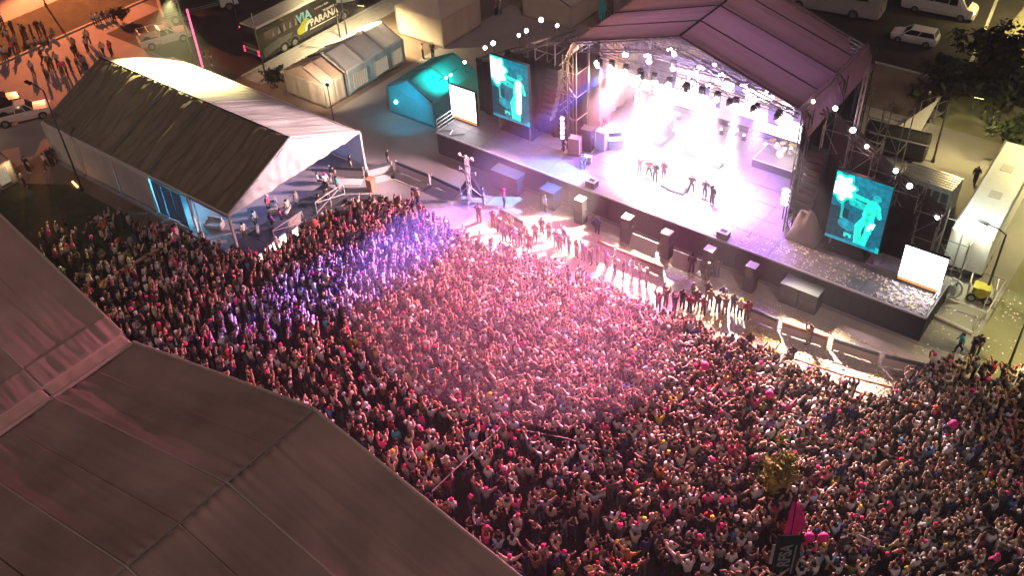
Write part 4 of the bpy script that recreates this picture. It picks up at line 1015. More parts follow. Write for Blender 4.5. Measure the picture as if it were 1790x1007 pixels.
for k in range(5): mb = MB(); x = -5.2+k*.75; mb.prism([(x, 2.1), (x+.35, 2.15), (x+.3, 2.5+.15*(k % 2)), (x+.18, 2.75+.1*(k % 3)), (x+.05, 2.45)], -1.302, -1.286); mb.build('livery_figure', 'lettering_grey', bus)
coach('white grey coach at the top edge behind the stage roof', (-8.6, 41.8, 0), R(8), 12.5, 1.27, 3.5, False, mat('coach_grey', (.40, .37, .34), .4, var=.06), 'coach_grey', False)
# black truck at the top left, cut by the frame
t = thing('box_truck', 'black box truck with white lettering at the top edge', 'truck', (-63.4, 6.0, 0), R(66))
MB().box(-3.2, 2.6, -1.25, 1.25, 1.0, 3.6).build('cargo_box', 'truck_black', t)
MB().box(-3.3, 4.6, -.5, .5, .62, .95).build('chassis', 'steel_dark', t)
MB().hexa([(2.75, -1.15, .6), (4.7, -1.15, .6), (4.7, 1.15, .6), (2.75, 1.15, .6)], [(2.75, -1.1, 2.6), (4.2, -1.1, 2.6), (4.2, 1.1, 2.6), (2.75, 1.1, 2.6)]).build('cab', 'white_car', t)
MB().box(-3.26, -3.21, -1.2, 1.2, 1.05, 3.55).build('rear_door', 'panel_pale', t)
for x in (-2.2, -1.1, 3.6):
    for sg in (-1, 1): wheel(t, x, sg*1.08, .48, .28)
o = linkobj('lettering', text_mesh('EJE', 1.1, MATS['lettering'], 'lettering', .03), t); o.rotation_euler = (R(90), 0, 0); o.location = (-1.6, -1.262, 2.9)
for z in (1.05, 1.25): MB().box(-3.1, 2.5, -1.275, -1.258, z, z+.05).build('side_strip', 'lettering_grey', t)
# minibus top right
t = thing('minibus', 'white minibus with one bright headlamp at the top right', 'minibus', (1.7, 46.8, 0), R(4))
def s(x, z0, z1, w): return (x, [(.3, z0), (w*.96, z0), (w, z0+.3), (w, z1-.7), (w*.93, z1-.12), (w*.8, z1), (.3, z1+.02)])
loft([s(3.5, .45, 1.0, .8), s(3.3, .35, 1.25, .98), s(2.7, .35, 1.45, 1.0), s(1.9, .35, 2.6, 1.0), s(1.5, .35, 2.75, 1.0), s(-3.2, .35, 2.75, 1.0), s(-3.5, .4, 2.6, .96)]).build('body', 'white_car', t)
for sg in (-1, 1):
    for k in range(3): MB().box(-3.2+k*1.4, -1.9+k*1.4, sg*1.005-.01, sg*1.005+.01, 1.55, 2.3).build('window', 'glass_dark', t)
    MB().box(1.0, 1.75, sg*1.005-.01, sg*1.005+.01, 1.5, 2.2).build('window', 'glass_dark', t)
    for x in (2.3, -2.1): wheel(t, x, sg*.92, .36)
    MB().sphere((3.36, sg*.72, .95), .13, 8, 6).build('headlight', 'lamp_white' if sg < 0 else 'lettering', t)
mb = MB(); mb.add([(2.75, -.88, 1.5), (2.75, .88, 1.5), (2.02, .8, 2.55), (2.02, -.8, 2.55)], [(0, 1, 2, 3)]); mb.build('windscreen', 'glass_dark', t)
# trailer at the right
t = thing('semi_trailer', 'long white box trailer parked right of the stage', 'trailer', (16.9, 13.3, 0), R(92))
MB().box(-6.4, 6.4, -1.3, 1.3, 1.15, 3.95).build('cargo_box', 'white_paint', t)
MB().box(-6.3, 6.3, -1.22, 1.22, 3.952, 4.02).build('roof', 'white_paint', t)
for a in ((-6.43, 6.43, -1.34, -1.22), (-6.43, 6.43, 1.22, 1.34)): MB().box(*a, 3.9, 4.07).build('roof_rail', 'alu', t)
MB().box(-6.3, 6.0, -.5, .5, .75, 1.13).build('chassis', 'steel_dark', t)
for x in (-4.9, -3.8, -2.7):
    for sg in (-1, 1): wheel(t, x, sg*1.08, .5, .3)
for x, y in ((-1.5, 0), (2.2, .2)): MB().box(x, x+.9, y-.4, y+.4, 4.022, 4.06).build('roof_hatch', 'panel_pale', t)
for x in (3.6, 4.4): MB().cyl((x, -.8, 0), (x, -.8, 1.1), .07).build('landing_leg', 'steel', t)
# ================================================================== YARD BY THE RIGHT WING
t = thing('generator', 'ribbed steel generator container behind the right wing', 'generator', (12.1, 14.6, 0), R(-3))
MB().box(-1.9, 1.9, -1.1, 1.1, .1, 2.45).build('body', 'steel', t)
for k in range(7): MB().box(-1.92, 1.92, -1.05+k*.3, -.95+k*.3, 2.452, 2.55).build('roof_rib', 'alu', t)
for k in range(6): MB().box(-1.85+k*.62, -1.35+k*.62, -1.14, -1.103, .4, 2.1).build('louvre_door', 'steel_dark', t)
t = thing('water_tank', 'long black rounded tank behind the right scaffold', 'tank', (7.6, 19.9, 0), R(6))
MB().cyl((-2.4, 0, 1.25), (2.4, 0, 1.25), 1.15, n=22).build('shell', 'black_paint', t)
for x in (-1.5, 1.5): MB().box(x-.2, x+.2, -.8, .8, 0, .5).build('cradle', 'steel_dark', t)
MB().cyl((-2.0, -1.0, 2.0), (2.6, -1.0, 2.0), .06).build('pipe', 'alu', t)
t = thing('sail_canopy', 'small white triangular canopy by the road crew', 'canopy', G(1600, 225)); mb = MB(); mb.add([(-1.3, -.6, .1), (.6, -.8, .1), (.9, 1.6, 2.4)], [(0, 1, 2)]); mb.build('sail', 'tarp_white', t); MB().cyl((.9, 1.6, 0), (.9, 1.6, 2.4), .04).build('pole', 'steel', t)
t = thing('quad_cart', 'small utility cart with folded gear beside the white canopy', 'cart', G(1628, 205), R(65))
MB().box(-1.1, 1.1, -.55, .55, .4, .6).build('bed', 'steel', t); MB().box(.4, 1.0, -.5, .5, .61, 1.2).build('seat', 'black_cloth', t)
for x in (-.8, .8):
    for sg in (-1, 1): wheel(t, x, sg*.55, .28, .2)
MB().path([(-1.0, -.5, .6), (-1.0, -.5, 1.6), (.9, -.5, 1.6), (.9, -.5, .6)], .03).build('roll_bar', 'alu', t); MB().path([(-1.0, .5, .6), (-1.0, .5, 1.6), (.9, .5, 1.6), (.9, .5, .6)], .03).build('roll_bar', 'alu', t)
# frames, hoop and yellow machine beside the stage end
t = thing('steel_frame', 'pale floor frame of steel tubes beside the trailer end', 'frame', (18.4, 5.6, 0))
MB().path([(-1.2, 2.6, .5), (1.4, 2.6, .5), (1.4, -1.4, .5), (-1.2, -1.4, .5), (-1.2, 2.6, .5)], .05).build('ring', 'panel_pale', t)
for x, y in ((-1.2, 2.6), (1.4, 2.6), (1.4, -1.4), (-1.2, -1.4)): MB().cyl((x, y, 0), (x, y, .5), .05).build('leg', 'panel_pale', t)
t = thing('cable_reel', 'pale round hoop reel standing behind the stage end', 'reel', G(1660, 518))
a = MB(); n = 26
a.path([(.62*math.cos(k*2*math.pi/n), 0, .75+.75*math.sin(k*2*math.pi/n)) for k in range(n+1)], .085, 6); a.build('hoop', 'hoop_white', t)
MB().cyl((0, -.25, .75), (0, .25, .75), .3, n=14).build('drum', 'wall_blue', t)
t = thing('yellow_machine', 'yellow generator with pipes beside the hoop reel', 'machine', G(1712, 520), R(10))
MB().box(-.55, .55, -.4, .4, .3, 1.0).build('body', 'yellow_paint', t); MB().cyl((0, -.55, .8), (0, -.62, .8), .4, n=16).build('fan_cover', 'yellow_paint', t)
for s_ in (-1, 1): MB().path([(s_*.8, -.6, 0), (s_*.8, -.6, 1.4), (s_*.8, .6, 1.4), (s_*.8, .6, 0)], .05).build('guard_tube', 'panel_pale', t)
wheel(t, .5, -.62, .32, .15); wheel(t, -.5, -.62, .32, .15)
tag(MB().path([G(1633, 552, .15), G(1700, 583, .15)], .13).build('beam', 'panel_pale'), 'pale beam lying on the ground by the stage corner', 'beam')
tag(MB().path([G(1700, 583, .05), G(1735, 500, .9), G(1738, 470, 2.0)], .04).build('bent_tube', 'steel'), 'bent steel tube leaning beside the yellow machine', 'tube')
# lamps over the trailer end
t = thing('work_light', 'pair of white work lights shining on the trailer end', 'work light', (16.6, 6.6, 0))
MB().cyl((0, 0, 0), (0, 0, 4.9), .05).build('pole', 'steel', t)
for s_ in (-.35, .35): MB().sphere((s_, -.1, 4.9), .18, 10, 6).build('lamp', 'lamp_white', t, smooth=True)
spot('beam', t, (16.7, 6.2, 6.2), (17.0, 8.6, 4.0), 2600, (.85, 1, .85), 110, .9)
# ================================================================== POLES AND STREET LAMPS
def street_lamp(label, base, h, arm, m='steel_dark', energy=0, col=(1, .8, .4), lean=(0, 0), spot_t=None, angle=120):
    t = thing('street_lamp', label, 'street lamp', (base[0], base[1], 0)); ax, ay = arm; L = math.hypot(ax, ay)
    MB().cyl((0, 0, 0), (lean[0], lean[1], h), .09, .06).build('pole', m, t)
    MB().cyl((0, 0, 0), (0, 0, .35), .16, .12).build('base', m, t)
    if L:
        MB().path([(lean[0], lean[1], h), (ax*.5, ay*.5, h+.15), (ax, ay, h+.12)], .045).build('arm', m, t)
        d = Vector((ax, ay, 0)).normalized(); n = Vector((-d.y, d.x, 0)); p = Vector((ax, ay, h+.1))
        b = [p-n*.14, p+d*.75-n*.12, p+d*.75+n*.12, p+n*.14]
        MB().hexa([v-Vector((0, 0, .07)) for v in b], [v+Vector((0, 0, .06)) for v in b]).build('lamp_head', m, t)
        if energy:
            b2 = [p+d*.05-n*.1, p+d*.7-n*.1, p+d*.7+n*.1, p+d*.05+n*.1]
            MB().hexa([v-Vector((0, 0, .10)) for v in b2], [v-Vector((0, 0, .071)) for v in b2]).build('lens', 'lamp_yellow', t)
            w = Vector((base[0], base[1], 0))+p+d*.4-Vector((0, 0, .2))
            spot('light', t, w, spot_t or (w.x, w.y, 0), energy, col, angle, .7, .2)
    return t
YEL = (1.0, .80, .30); SOD = (1.0, .24, .08)
street_lamp('slim lamp post with dark arm standing by the yard kerb', (10.6, 20.4), 6.3, (1.6, .15), energy=2500, col=YEL, angle=150)
street_lamp('added yard lamp post beyond the right edge of the picture', (25.5, 19.0), 10, (-2, 0), energy=11500, col=(1, .90, .36), angle=155)  # out of view, added as the main light on the yard
street_lamp('slim lamp post with dark arm above the trailer end', (19.1, 6.4), 5.2, (-1.2, .3), energy=1500, col=(.95, .95, .5), angle=140)
street_lamp('lamp post at the right edge of the picture above the crowd', (22.4, 0.4), 4.6, (.7, 0), energy=1600, col=(1.0, .85, .4), angle=150)
street_lamp('tall dark pole in front of the marquee side wall', (-44.5, -20.8), 9.2, (-1.6, 0))
street_lamp('dark pole on the far verge at the top left', (-80.0, -1.4), 8.5, (0, 0))
street_lamp('assumed sodium street lamp across the street beyond the top edge', (-97, 4), 13, (2.5, -.2), energy=180000, col=SOD, spot_t=(-74, -2.5, 0), angle=52)  # unseen lamp, assumed from the orange light and the verge pole's shadow
street_lamp('added street lamp on the kerb beyond the left edge', (-62.5, -27.5), 8.5, (1.5, .8), energy=3000, col=(1, .66, .26), angle=96)  # out of view, added so light rakes the marquee roof folds
street_lamp('thin pole rising from the kerb beside the coach tail', (-45.7, .4), 6.8, (0, 0)); street_lamp('thin pole with added lamp head rising from the footpath beside the coach lettering', (-44.9, 10.6), 6.8, (-1.5, 0), energy=2200, col=(1, .82, .5), angle=150); street_lamp('thin pole beyond the coach', (-54, 4.6), 6.4, (0, 0))  # lamp head on the lettering pole is added to light the coach
street_lamp('lamp post lighting the tent row from behind', (-43.9, 8.8), 4.9, (2.2, .9), energy=16000, col=(1, .80, .42), angle=150)
street_lamp('assumed lamp post on the lot beyond the top edge', (12.4, 48), 7, (-1.5, 0), energy=9000, col=YEL, angle=150)  # lamp out of view, assumed from the yellow light on this side
street_lamp('assumed floodlight post behind the marquee lighting its roof', (-50.6, -3.6), 9.6, (1.0, -1.2), energy=95000, col=(1, .86, .36), spot_t=(-46.9, -8.2, 5.2), angle=84)  # post and lamp assumed from the glare on the far roof slope
t = thing('light_pole', 'slim pole glowing pink behind the marquee', 'lit pole', (-52.6, -1.6, 0))
MB().cyl((0, 0, 0), (0, 0, 6.3), .10).build('tube', 'lamp_pink', t); MB().cyl((0, 0, 0), (0, 0, .3), .18).build('base', 'steel_dark', t)
t = thing('light_tube', 'glowing orange tube lamp on the ground by the marquee wall', 'tube lamp', G(132, 324)); MB().cyl((-.5, .1, .12), (.5, -.1, .12), .09).build('tube', emit('lamp_orange', (1, .4, .12), 6.0), t); MB().box(-.5, .5, -.06, .06, 0, .03).build('base', 'black_paint', t)
t = thing('teal_floodlight', 'pair of teal floodlights on a bar over the teal tent', 'floodlight', (-26.0, 4.5, 0))
MB().cyl((0, 0, 0), (0, 0, 4.4), .05).build('pole', 'steel_dark', t); MB().cyl((0, -1.2, 4.4), (0, 1.2, 4.4), .035).build('bar', 'steel_dark', t)
for y in (-.3, .3): MB().sphere((0, y, 4.25), .16, 8, 6).build('lamp', 'lamp_teal', t, smooth=True)
spot('light', t, (-26.1, 4.5, 5.2), (-28.6, 5.2, 2.0), 1000, (.0, .85, .70), 100, .9); spot('light', t, (-27.5, -.6, 4.0), (-29.4, 2.4, 1.2), 900, (.02, .55, .9), 100, .9)
t = thing('teal_lamp', 'round teal lamp glowing on the front of the teal tent', 'lamp', (-30.6, 2.38, 1.35)); MB().sphere((0, 0, 0), .17, 10, 7).build('globe', 'lamp_teal', t, smooth=True); MB().cyl((0, 0, 0), (0, .12, 0), .06).build('bracket', 'steel_dark', t)
# wooden rail along the left crowd edge; thin rails among the front crowd
def rail(label, pts, m, r=.07, h=1.1):
    t = thing('rail', label, 'rail', (pts[0][0], pts[0][1], 0))
    P_ = [Vector((x-pts[0][0], y-pts[0][1], h)) for x, y in pts]
    MB().path(P_, r, 6).build('top_rail', m, t)
    for p in P_: MB().cyl((p.x, p.y, 0), p, r*.8).build('post', m, t)
rail('thick orange wooden rail crossing the left crowd', [(-30.9, -28.0), (-30.8, -25.7), (-30.7, -23.4), (-30.5, -21.2)], 'wood', .13, 1.45)
rail('thin grey rail beside the foreground tent among the people', [(.5, -28.6), (.6, -25.5), (.7, -22.8)], 'steel', .045, 1.9)
rail('thin dark rail running into the crowd from the thin grey rail', [(1.6, -22.0), (4.2, -21.0), (7.4, -20.4)], 'steel_dark', .05, 1.5)
# ================================================================== FLAG, BANNER, TREES
t = thing('pink_flag', 'bright pink flag on a dark pole held above the crowd', 'flag', (17.5, -20.2, 0))
MB().cyl((0, 0, 0), (-.35, .5, 5.6), .035).build('pole', 'steel_dark', t)
mb = MB(); vs = []
for j in range(13):
    for i in range(9):
        u = i/8; v = j/12; w = 1.25*(1-.6*abs(v-.4)*2)
        vs.append((-.2+u*w*.75-.25, .35-.35*v+u*.2, 4.2-2.3*v+.12*math.sin(u*9+v*4)-u*.4))
mb.add(vs, [(j*9+i, j*9+i+1, j*9+i+10, j*9+i+9) for j in range(12) for i in range(8)]); mb.build('cloth', 'pink_cloth', t, smooth=True)
t = thing('feather_banner', 'black feather banner with grey letters at the bottom edge', 'banner', (17.9, -22.0, 0), R(38))
MB().cyl((-.55, 0, 0), (-.55, 0, 4.6), .05).build('pole', 'steel_dark', t)
MB().box(-.5, .62, -.012, .012, .5, 4.5).build('cloth', 'banner_black', t)
o = linkobj('lettering', text_mesh('RFSA', .82, MATS['lettering_grey'], 'lettering', .02), t); o.rotation_euler = (R(90), R(-90), 0); o.location = (-.02, -.024, 2.85)
MB().box(.38, .46, -.02, -.014, 1.0, 3.7).build('stripe', 'lettering_grey', t)
MB().box(-.75, -.62, -.012, .012, 2.2, 3.8).build('side_strip', 'panel_pale', t)
def tree(label, loc, h, rad, nleaf, m='leaf', crown_z=.62, leaf=.32, seed=0, name='tree', up=1.0):
    rs = random.Random(seed); t = thing(name, label, 'tree', loc)
    mb = MB(); tips = []
    z0 = h*.38; mb.cyl((0, 0, 0), (.1, .05, z0), .05*h*.55, .035*h*.5, 8)
    for k in range(9):
        a = k*2.4+rs.random(); el = .35+rs.random()*.9; L = rad*(.65+.4*rs.random())
        p = Vector((.1, .05, z0*(.75+.25*rs.random()))); d = Vector((math.cos(a)*math.cos(el), math.sin(a)*math.cos(el), math.sin(el)))
        mid = p+d*L*.5+Vector((0, 0, .1*L)); tip = mid+(d+Vector((rs.uniform(-.4, .4), rs.uniform(-.4, .4), .3*up))).normalized()*L*.6
        mb.cyl(p, mid, .035*h*.3, .02*h*.3, 5); mb.cyl(mid, tip, .02*h*.3, .01, 5); tips += [tip, mid, (mid+tip)/2]
    mb.build('trunk', 'bark', t)
    lf = MB(); c0 = Vector((0, 0, h*crown_z))
    clumps = [tp for tp in tips]+[c0+Vector((rs.gauss(0, .5)*rad, rs.gauss(0, .5)*rad, rs.gauss(0, .3)*rad)) for _ in range(16)]
    for i in range(nleaf):
        c = rs.choice(clumps); p = c+Vector((rs.gauss(0, 1), rs.gauss(0, 1), rs.gauss(0, .8)))*rad*.15
        a = Vector((rs.gauss(0, 1), rs.gauss(0, 1), rs.gauss(0, .6))).normalized(); b = a.orthogonal().normalized(); b.rotate(Matrix.Rotation(rs.random()*6.28, 3, a))
        s_ = leaf*(.6+.8*rs.random())
        lf.add([p-a*s_, p+b*s_*.42, p+a*s_, p-b*s_*.42], [(0, 1, 2, 3)])
    me = lf.mesh('crown', m); linkobj('crown', me, t)
    return t
for lab, p, h, r_, n_, sd in (('dark leafy tree at the top right corner', (10.6, 34.6, 0), 6.5, 2.6, 1900, 1), ('broad dark tree at the right edge above the trailer', (13.6, 28.6, 0), 6.2, 2.9, 2100, 2), ('low dark tree between the lot and the yard', (8.7, 29.0, 0), 4.6, 2.1, 1200, 3),
                              ('ragged dark tree over the yard path', (11.4, 29.6, 0), 5.4, 2.3, 1500, 4), ('dark tree cut by the right edge', (15.8, 33.5, 0), 7.0, 3.0, 1900, 5), ('small tree beside the trailer front', (15.4, 23.6, 0), 4.4, 1.7, 1500, 6)):
    tree(lab, p, h, r_, n_, seed=sd)
t = thing('palm', 'small palm with stiff fronds at the edge of the lot', 'palm', (8.4, 29.9, 0))
MB().cyl((0, 0, 0), (.1, 0, 3.6), .16, .11, 8).build('trunk', 'bark', t)
for k in range(13):
    a = k*2*math.pi/13; L = 1.9+.3*math.sin(k*3); mb = MB(); up = .9+.5*math.sin(k*1.7)
    pts = [Vector((.1+math.cos(a)*L*s_, math.sin(a)*L*s_, 3.6+up*s_-1.3*s_*s_)) for s_ in np.linspace(0, 1, 7)]; n = Vector((-math.sin(a), math.cos(a), 0))
    for i in range(6):
        w0 = .26*math.sin(math.pi*(i/6*.85+.1)); w1 = .26*math.sin(math.pi*((i+1)/6*.85+.1))
        mb.add([pts[i]-n*w0-Vector((0, 0, w0*.4)), pts[i], pts[i+1], pts[i+1]-n*w1-Vector((0, 0, w1*.4))], [(0, 1, 2, 3)]); mb.add([pts[i], pts[i]+n*w0-Vector((0, 0, w0*.4)), pts[i+1]+n*w1-Vector((0, 0, w1*.4)), pts[i+1]], [(0, 1, 2, 3)])
    mb.build('frond', 'leaf', t)
tree('bushy yellow green sapling rising out of the crowd', (15.1, -17.0, 0), 3.4, 1.1, 1700, 'leaf_yellow', .76, .16, 11, 'sapling', 1.5)
for i, (px, py, r_) in enumerate(((215, 38, .8), (480, 150, 1.0), (1640, 128, .9))):
    tree(('dark shrub on the far verge', 'dark shrub beside the tent row corner', 'dark hedge clump along the lot kerb')[i], G(px, py), 1.6, r_, 700, leaf=.2, seed=30+i, name='shrub')
# ================================================================== PEOPLE
# every figure is one skinned body; it faces +Y
BASE = dict(pelvis=(0, 0, .95), spine=(0, -.01, 1.15), chest=(0, 0, 1.33), neck=(0, .005, 1.47), head=(0, .02, 1.58), top=(0, .015, 1.66),
            Ls=(-.18, 0, 1.40), Le=(-.25, -.03, 1.13), Lw=(-.26, .06, .90), Lh=(-.25, .09, .81), Rs=(.18, 0, 1.40), Re=(.25, -.03, 1.13), Rw=(.26, .06, .90), Rh=(.25, .09, .81),
            Lt=(-.09, 0, .88), Lk=(-.11, .03, .49), La=(-.12, -.02, .09), Lf=(-.13, .14, .045), Rt=(.09, 0, .88), Rk=(.11, .03, .49), Ra=(.12, -.02, .09), Rf=(.13, .14, .045))
RAD = dict(pelvis=(.185, .14), spine=(.175, .135), chest=(.205, .14), neck=.065, head=(.088, .105), top=(.06, .07), Ls=.085, Le=.064, Lw=.046, Lh=.052, Rs=.085, Re=.064, Rw=.046, Rh=.052,
           Lt=.105, Lk=.075, La=.055, Lf=.05, Rt=.105, Rk=.075, Ra=.055, Rf=.05)
CH = [('pelvis', 'spine', 2), ('spine', 'chest', 2), ('chest', 'neck', 2), ('neck', 'head', 0), ('head', 'top', 0),
      ('chest', 'Ls', 2), ('Ls', 'Le', 2), ('Le', 'Lw', 0), ('Lw', 'Lh', 0), ('chest', 'Rs', 2), ('Rs', 'Re', 2), ('Re', 'Rw', 0), ('Rw', 'Rh', 0),
      ('pelvis', 'Lt', 3), ('Lt', 'Lk', 3), ('Lk', 'La', 3), ('La', 'Lf', 4), ('pelvis', 'Rt', 3), ('Rt', 'Rk', 3), ('Rk', 'Ra', 3), ('Ra', 'Rf', 4)]
POSES = {
 'arms down': {}, 
 'both arms raised': dict(Le=(-.30, .05, 1.62), Lw=(-.24, .10, 1.85), Lh=(-.22, .12, 1.94), Re=(.30, .05, 1.62), Rw=(.24, .10, 1.85), Rh=(.22, .12, 1.94), Ls=(-.18, 0, 1.43), Rs=(.18, 0, 1.43)),
 'arms spread high': dict(Le=(-.40, .04, 1.55), Lw=(-.55, .08, 1.74), Lh=(-.60, .09, 1.81), Re=(.40, .04, 1.55), Rw=(.55, .08, 1.74), Rh=(.60, .09, 1.81)),
 'one arm raised': dict(Re=(.28, .06, 1.63), Rw=(.23, .13, 1.87), Rh=(.22, .15, 1.96)),
 'hands on head': dict(Le=(-.38, .03, 1.58), Lw=(-.17, .02, 1.72), Lh=(-.09, .03, 1.74), Re=(.38, .03, 1.58), Rw=(.17, .02, 1.72), Rh=(.09, .03, 1.74)),
 'filming with a phone': dict(Le=(-.24, .14, 1.36), Lw=(-.10, .30, 1.58), Lh=(-.05, .33, 1.65), Re=(.24, .14, 1.36), Rw=(.10, .30, 1.58), Rh=(.05, .33, 1.65)),
 'hands clasped in front': dict(Le=(-.27, .03, 1.14), Lw=(-.10, .22, 1.13), Lh=(-.03, .25, 1.14), Re=(.27, .03, 1.14), Rw=(.10, .22, 1.13), Rh=(.03, .25, 1.14)),
 'leaning sideways': dict(spine=(.04, 0, 1.14), chest=(.10, 0, 1.31), neck=(.14, .01, 1.44), head=(.17, .03, 1.55), top=(.18, .03, 1.63), Ls=(-.07, 0, 1.41), Rs=(.27, 0, 1.34), Le=(-.22, .05, 1.18), Lw=(-.10, .20, 1.12), Lh=(-.05, .24, 1.13), Re=(.36, 0, 1.08), Rw=(.36, .1, .86), Rh=(.35, .12, .78)),
 'walking': dict(Lk=(-.10, .20, .52), La=(-.10, .22, .10), Lf=(-.10, .38, .06), Rk=(.10, -.06, .50), Ra=(.10, -.30, .14), Rf=(.10, -.18, .05), Le=(-.25, -.12, 1.15), Lw=(-.25, -.12, .92), Lh=(-.25, -.10, .83), Re=(.25, .06, 1.14), Rw=(.24, .2, .95), Rh=(.24, .25, .88)),
 'sitting': dict(pelvis=(0, 0, .42), spine=(0, -.03, .62), chest=(0, .0, .80), neck=(0, .03, .94), head=(0, .06, 1.05), top=(0, .06, 1.13), Ls=(-.18, .01, .87), Rs=(.18, .01, .87), Le=(-.25, .08, .62), Lw=(-.18, .28, .52), Lh=(-.15, .34, .5), Re=(.25, .08, .62), Rw=(.18, .28, .52), Rh=(.15, .34, .5),
                 Lt=(-.09, .06, .42), Lk=(-.13, .46, .46), La=(-.12, .50, .09), Lf=(-.12, .66, .045), Rt=(.09, .06, .42), Rk=(.13, .46, .46), Ra=(.12, .50, .09), Rf=(.12, .66, .045)),
 'playing guitar': dict(Le=(-.32, .02, 1.15), Lw=(-.22, .24, 1.12), Lh=(-.16, .27, 1.12), Re=(.32, .08, 1.15), Rw=(.46, .26, 1.22), Rh=(.50, .30, 1.24), Lk=(-.17, .04, .49), La=(-.24, -.02, .09), Lf=(-.28, .12, .045), Rk=(.17, .04, .49), Ra=(.24, -.02, .09), Rf=(.28, .12, .045)),
}
NAMES = list(BASE)
def skin_eval(pose, sub, dec):
    J = dict(BASE); J.update(POSES[pose])
    me = bpy.data.meshes.new('sk'); idx = {n: i for i, n in enumerate(NAMES)}
    me.from_pydata([J[n] for n in NAMES], [(idx[a], idx[b]) for a, b, _ in CH], [])
    o = bpy.data.objects.new('sk', me); COL.objects.link(o)
    o.modifiers.new('s', 'SKIN')
    lay = me.skin_vertices[0].data
    for n in NAMES:
        r = RAD[n]; lay[idx[n]].radius = r if isinstance(r, tuple) else (r, r); lay[idx[n]].use_root = (n == 'pelvis')
    if sub: ms = o.modifiers.new('u', 'SUBSURF'); ms.levels = sub; ms.render_levels = sub
    if dec < 1: md = o.modifiers.new('d', 'DECIMATE'); md.ratio = dec
    bpy.context.view_layer.update(); dg = bpy.context.evaluated_depsgraph_get()
    ev = bpy.data.meshes.new_from_object(o.evaluated_get(dg))
    ev.calc_loop_triangles()
    V = np.array([v.co[:] for v in ev.vertices]); T = np.array([t.vertices[:] for t in ev.loop_triangles]); Nn = np.array([v.normal[:] for v in ev.vertices])
    bpy.data.objects.remove(o); bpy.data.meshes.remove(me); bpy.data.meshes.remove(ev)
    cen = V[T].mean(1); best = np.full(len(T), 9.0); reg = np.zeros(len(T), int); bone = np.zeros(len(T), int)
    for k, (a, b, rg) in enumerate(CH):
        A = np.array(J[a]); B = np.array(J[b]); d = B-A; t = np.clip(((cen-A) @ d)/(d @ d), 0, 1); dist = np.linalg.norm(cen-A-t[:, None]*d, axis=1)
        if (a, b) == ('chest', 'neck'): dist = dist+.01
        up = dist < best; best[up] = dist[up]; reg[up] = rg; bone[up] = k
    hd = np.array(J['head']); hm = ((bone == 3) | (bone == 4)) & ((cen[:, 2] > hd[2]+.015) | ((cen[:, 1] < hd[1]-.012) & (cen[:, 2] > hd[2]-.09)))
    reg[hm] = 1
    return V, T, reg, Nn, J
TPL = {}; LOD = {}
for pz in POSES:
    TPL[pz] = skin_eval(pz, 1, .55); LOD[pz] = skin_eval(pz, 0, 1.0)
def sub_mesh(name, V, T, Nn, mask, inflate, extra=None):
    t = T[mask]; u, inv = np.unique(t, return_inverse=True)
    vs = V[u]+Nn[u]*inflate; fs = inv.reshape(-1, 3)
    mb = MB(); mb.add([tuple(v) for v in vs], [tuple(int(i) for i in f) for f in fs])
    if extra: extra(mb)
    return mb.mesh(name, CLOTH_OBJ, True)
PM = {}
for pz, (V, T, reg, Nn, J) in TPL.items():
    hd = Vector(J['head'])
    PM[pz] = dict(body=sub_mesh('person', V, T, Nn, np.ones(len(T), bool), 0), shirt=sub_mesh('shirt', V, T, Nn, reg == 2, .014), trousers=sub_mesh('trousers', V, T, Nn, reg == 3, .012), shoe_l=sub_mesh('shoe', V, T, Nn, (reg == 4) & (V[T].mean(1)[:, 0] < 0), .012), shoe_r=sub_mesh('shoe', V, T, Nn, (reg == 4) & (V[T].mean(1)[:, 0] >= 0), .012),
                  short=sub_mesh('hair', V, T, Nn, reg == 1, .016),
                  long=sub_mesh('hair', V, T, Nn, reg == 1, .018, lambda mb: mb.sphere(hd+Vector((0, -.085, -.13)), .095, 8, 6, 2.1)),
                  hat=MB().sphere(hd+Vector((0, -.005, .06)), .118, 10, 6, .75).cyl(hd+Vector((0, .09, .04)), hd+Vector((0, .1, .055)), .10, n=10).mesh('hat', CLOTH_OBJ, True),
                  phone=MB().box(hd.x-.04, hd.x+.04, .40, .415, hd.z+.02, hd.z+.17).mesh('phone', 'black_paint'))
SHIRTS = {'white': (.62, .60, .58), 'black': (.02, .02, .022), 'charcoal': (.06, .06, .065), 'grey': (.25, .25, .25), 'pink': (.78, .10, .26), 'red': (.50, .03, .04), 'navy': (.03, .04, .12), 'blue': (.06, .20, .45), 'pale blue': (.35, .48, .58),
          'beige': (.48, .38, .28), 'brown': (.16, .09, .06), 'maroon': (.18, .02, .05), 'yellow': (.65, .50, .06), 'olive': (.14, .15, .06), 'teal': (.03, .32, .36), 'purple': (.22, .08, .38), 'cream': (.60, .52, .40), 'orange': (.60, .20, .05)}
SW = {'white': 19, 'black': 27, 'charcoal': 14, 'grey': 11, 'pink': 3.5, 'red': 1.2, 'navy': 6, 'blue': 1.2, 'pale blue': 2.2, 'beige': 8, 'brown': 5, 'maroon': 2.5, 'yellow': .5, 'olive': 2.5, 'teal': .5, 'purple': .4, 'cream': 7, 'orange': .3}
HEADS = {'dark hair': ('short', (.02, .015, .012)), 'brown hair': ('short', (.07, .04, .02)), 'long dark hair': ('long', (.022, .015, .012)), 'long fair hair': ('long', (.35, .24, .11)), 'a pink hat': ('hat', (.85, .04, .22)), 'a white cap': ('hat', (.68, .66, .64)), 'a yellow hat': ('hat', (.75, .58, .05)), 'a black cap': ('hat', (.02, .02, .02)), 'a red cap': ('hat', (.55, .03, .04))}
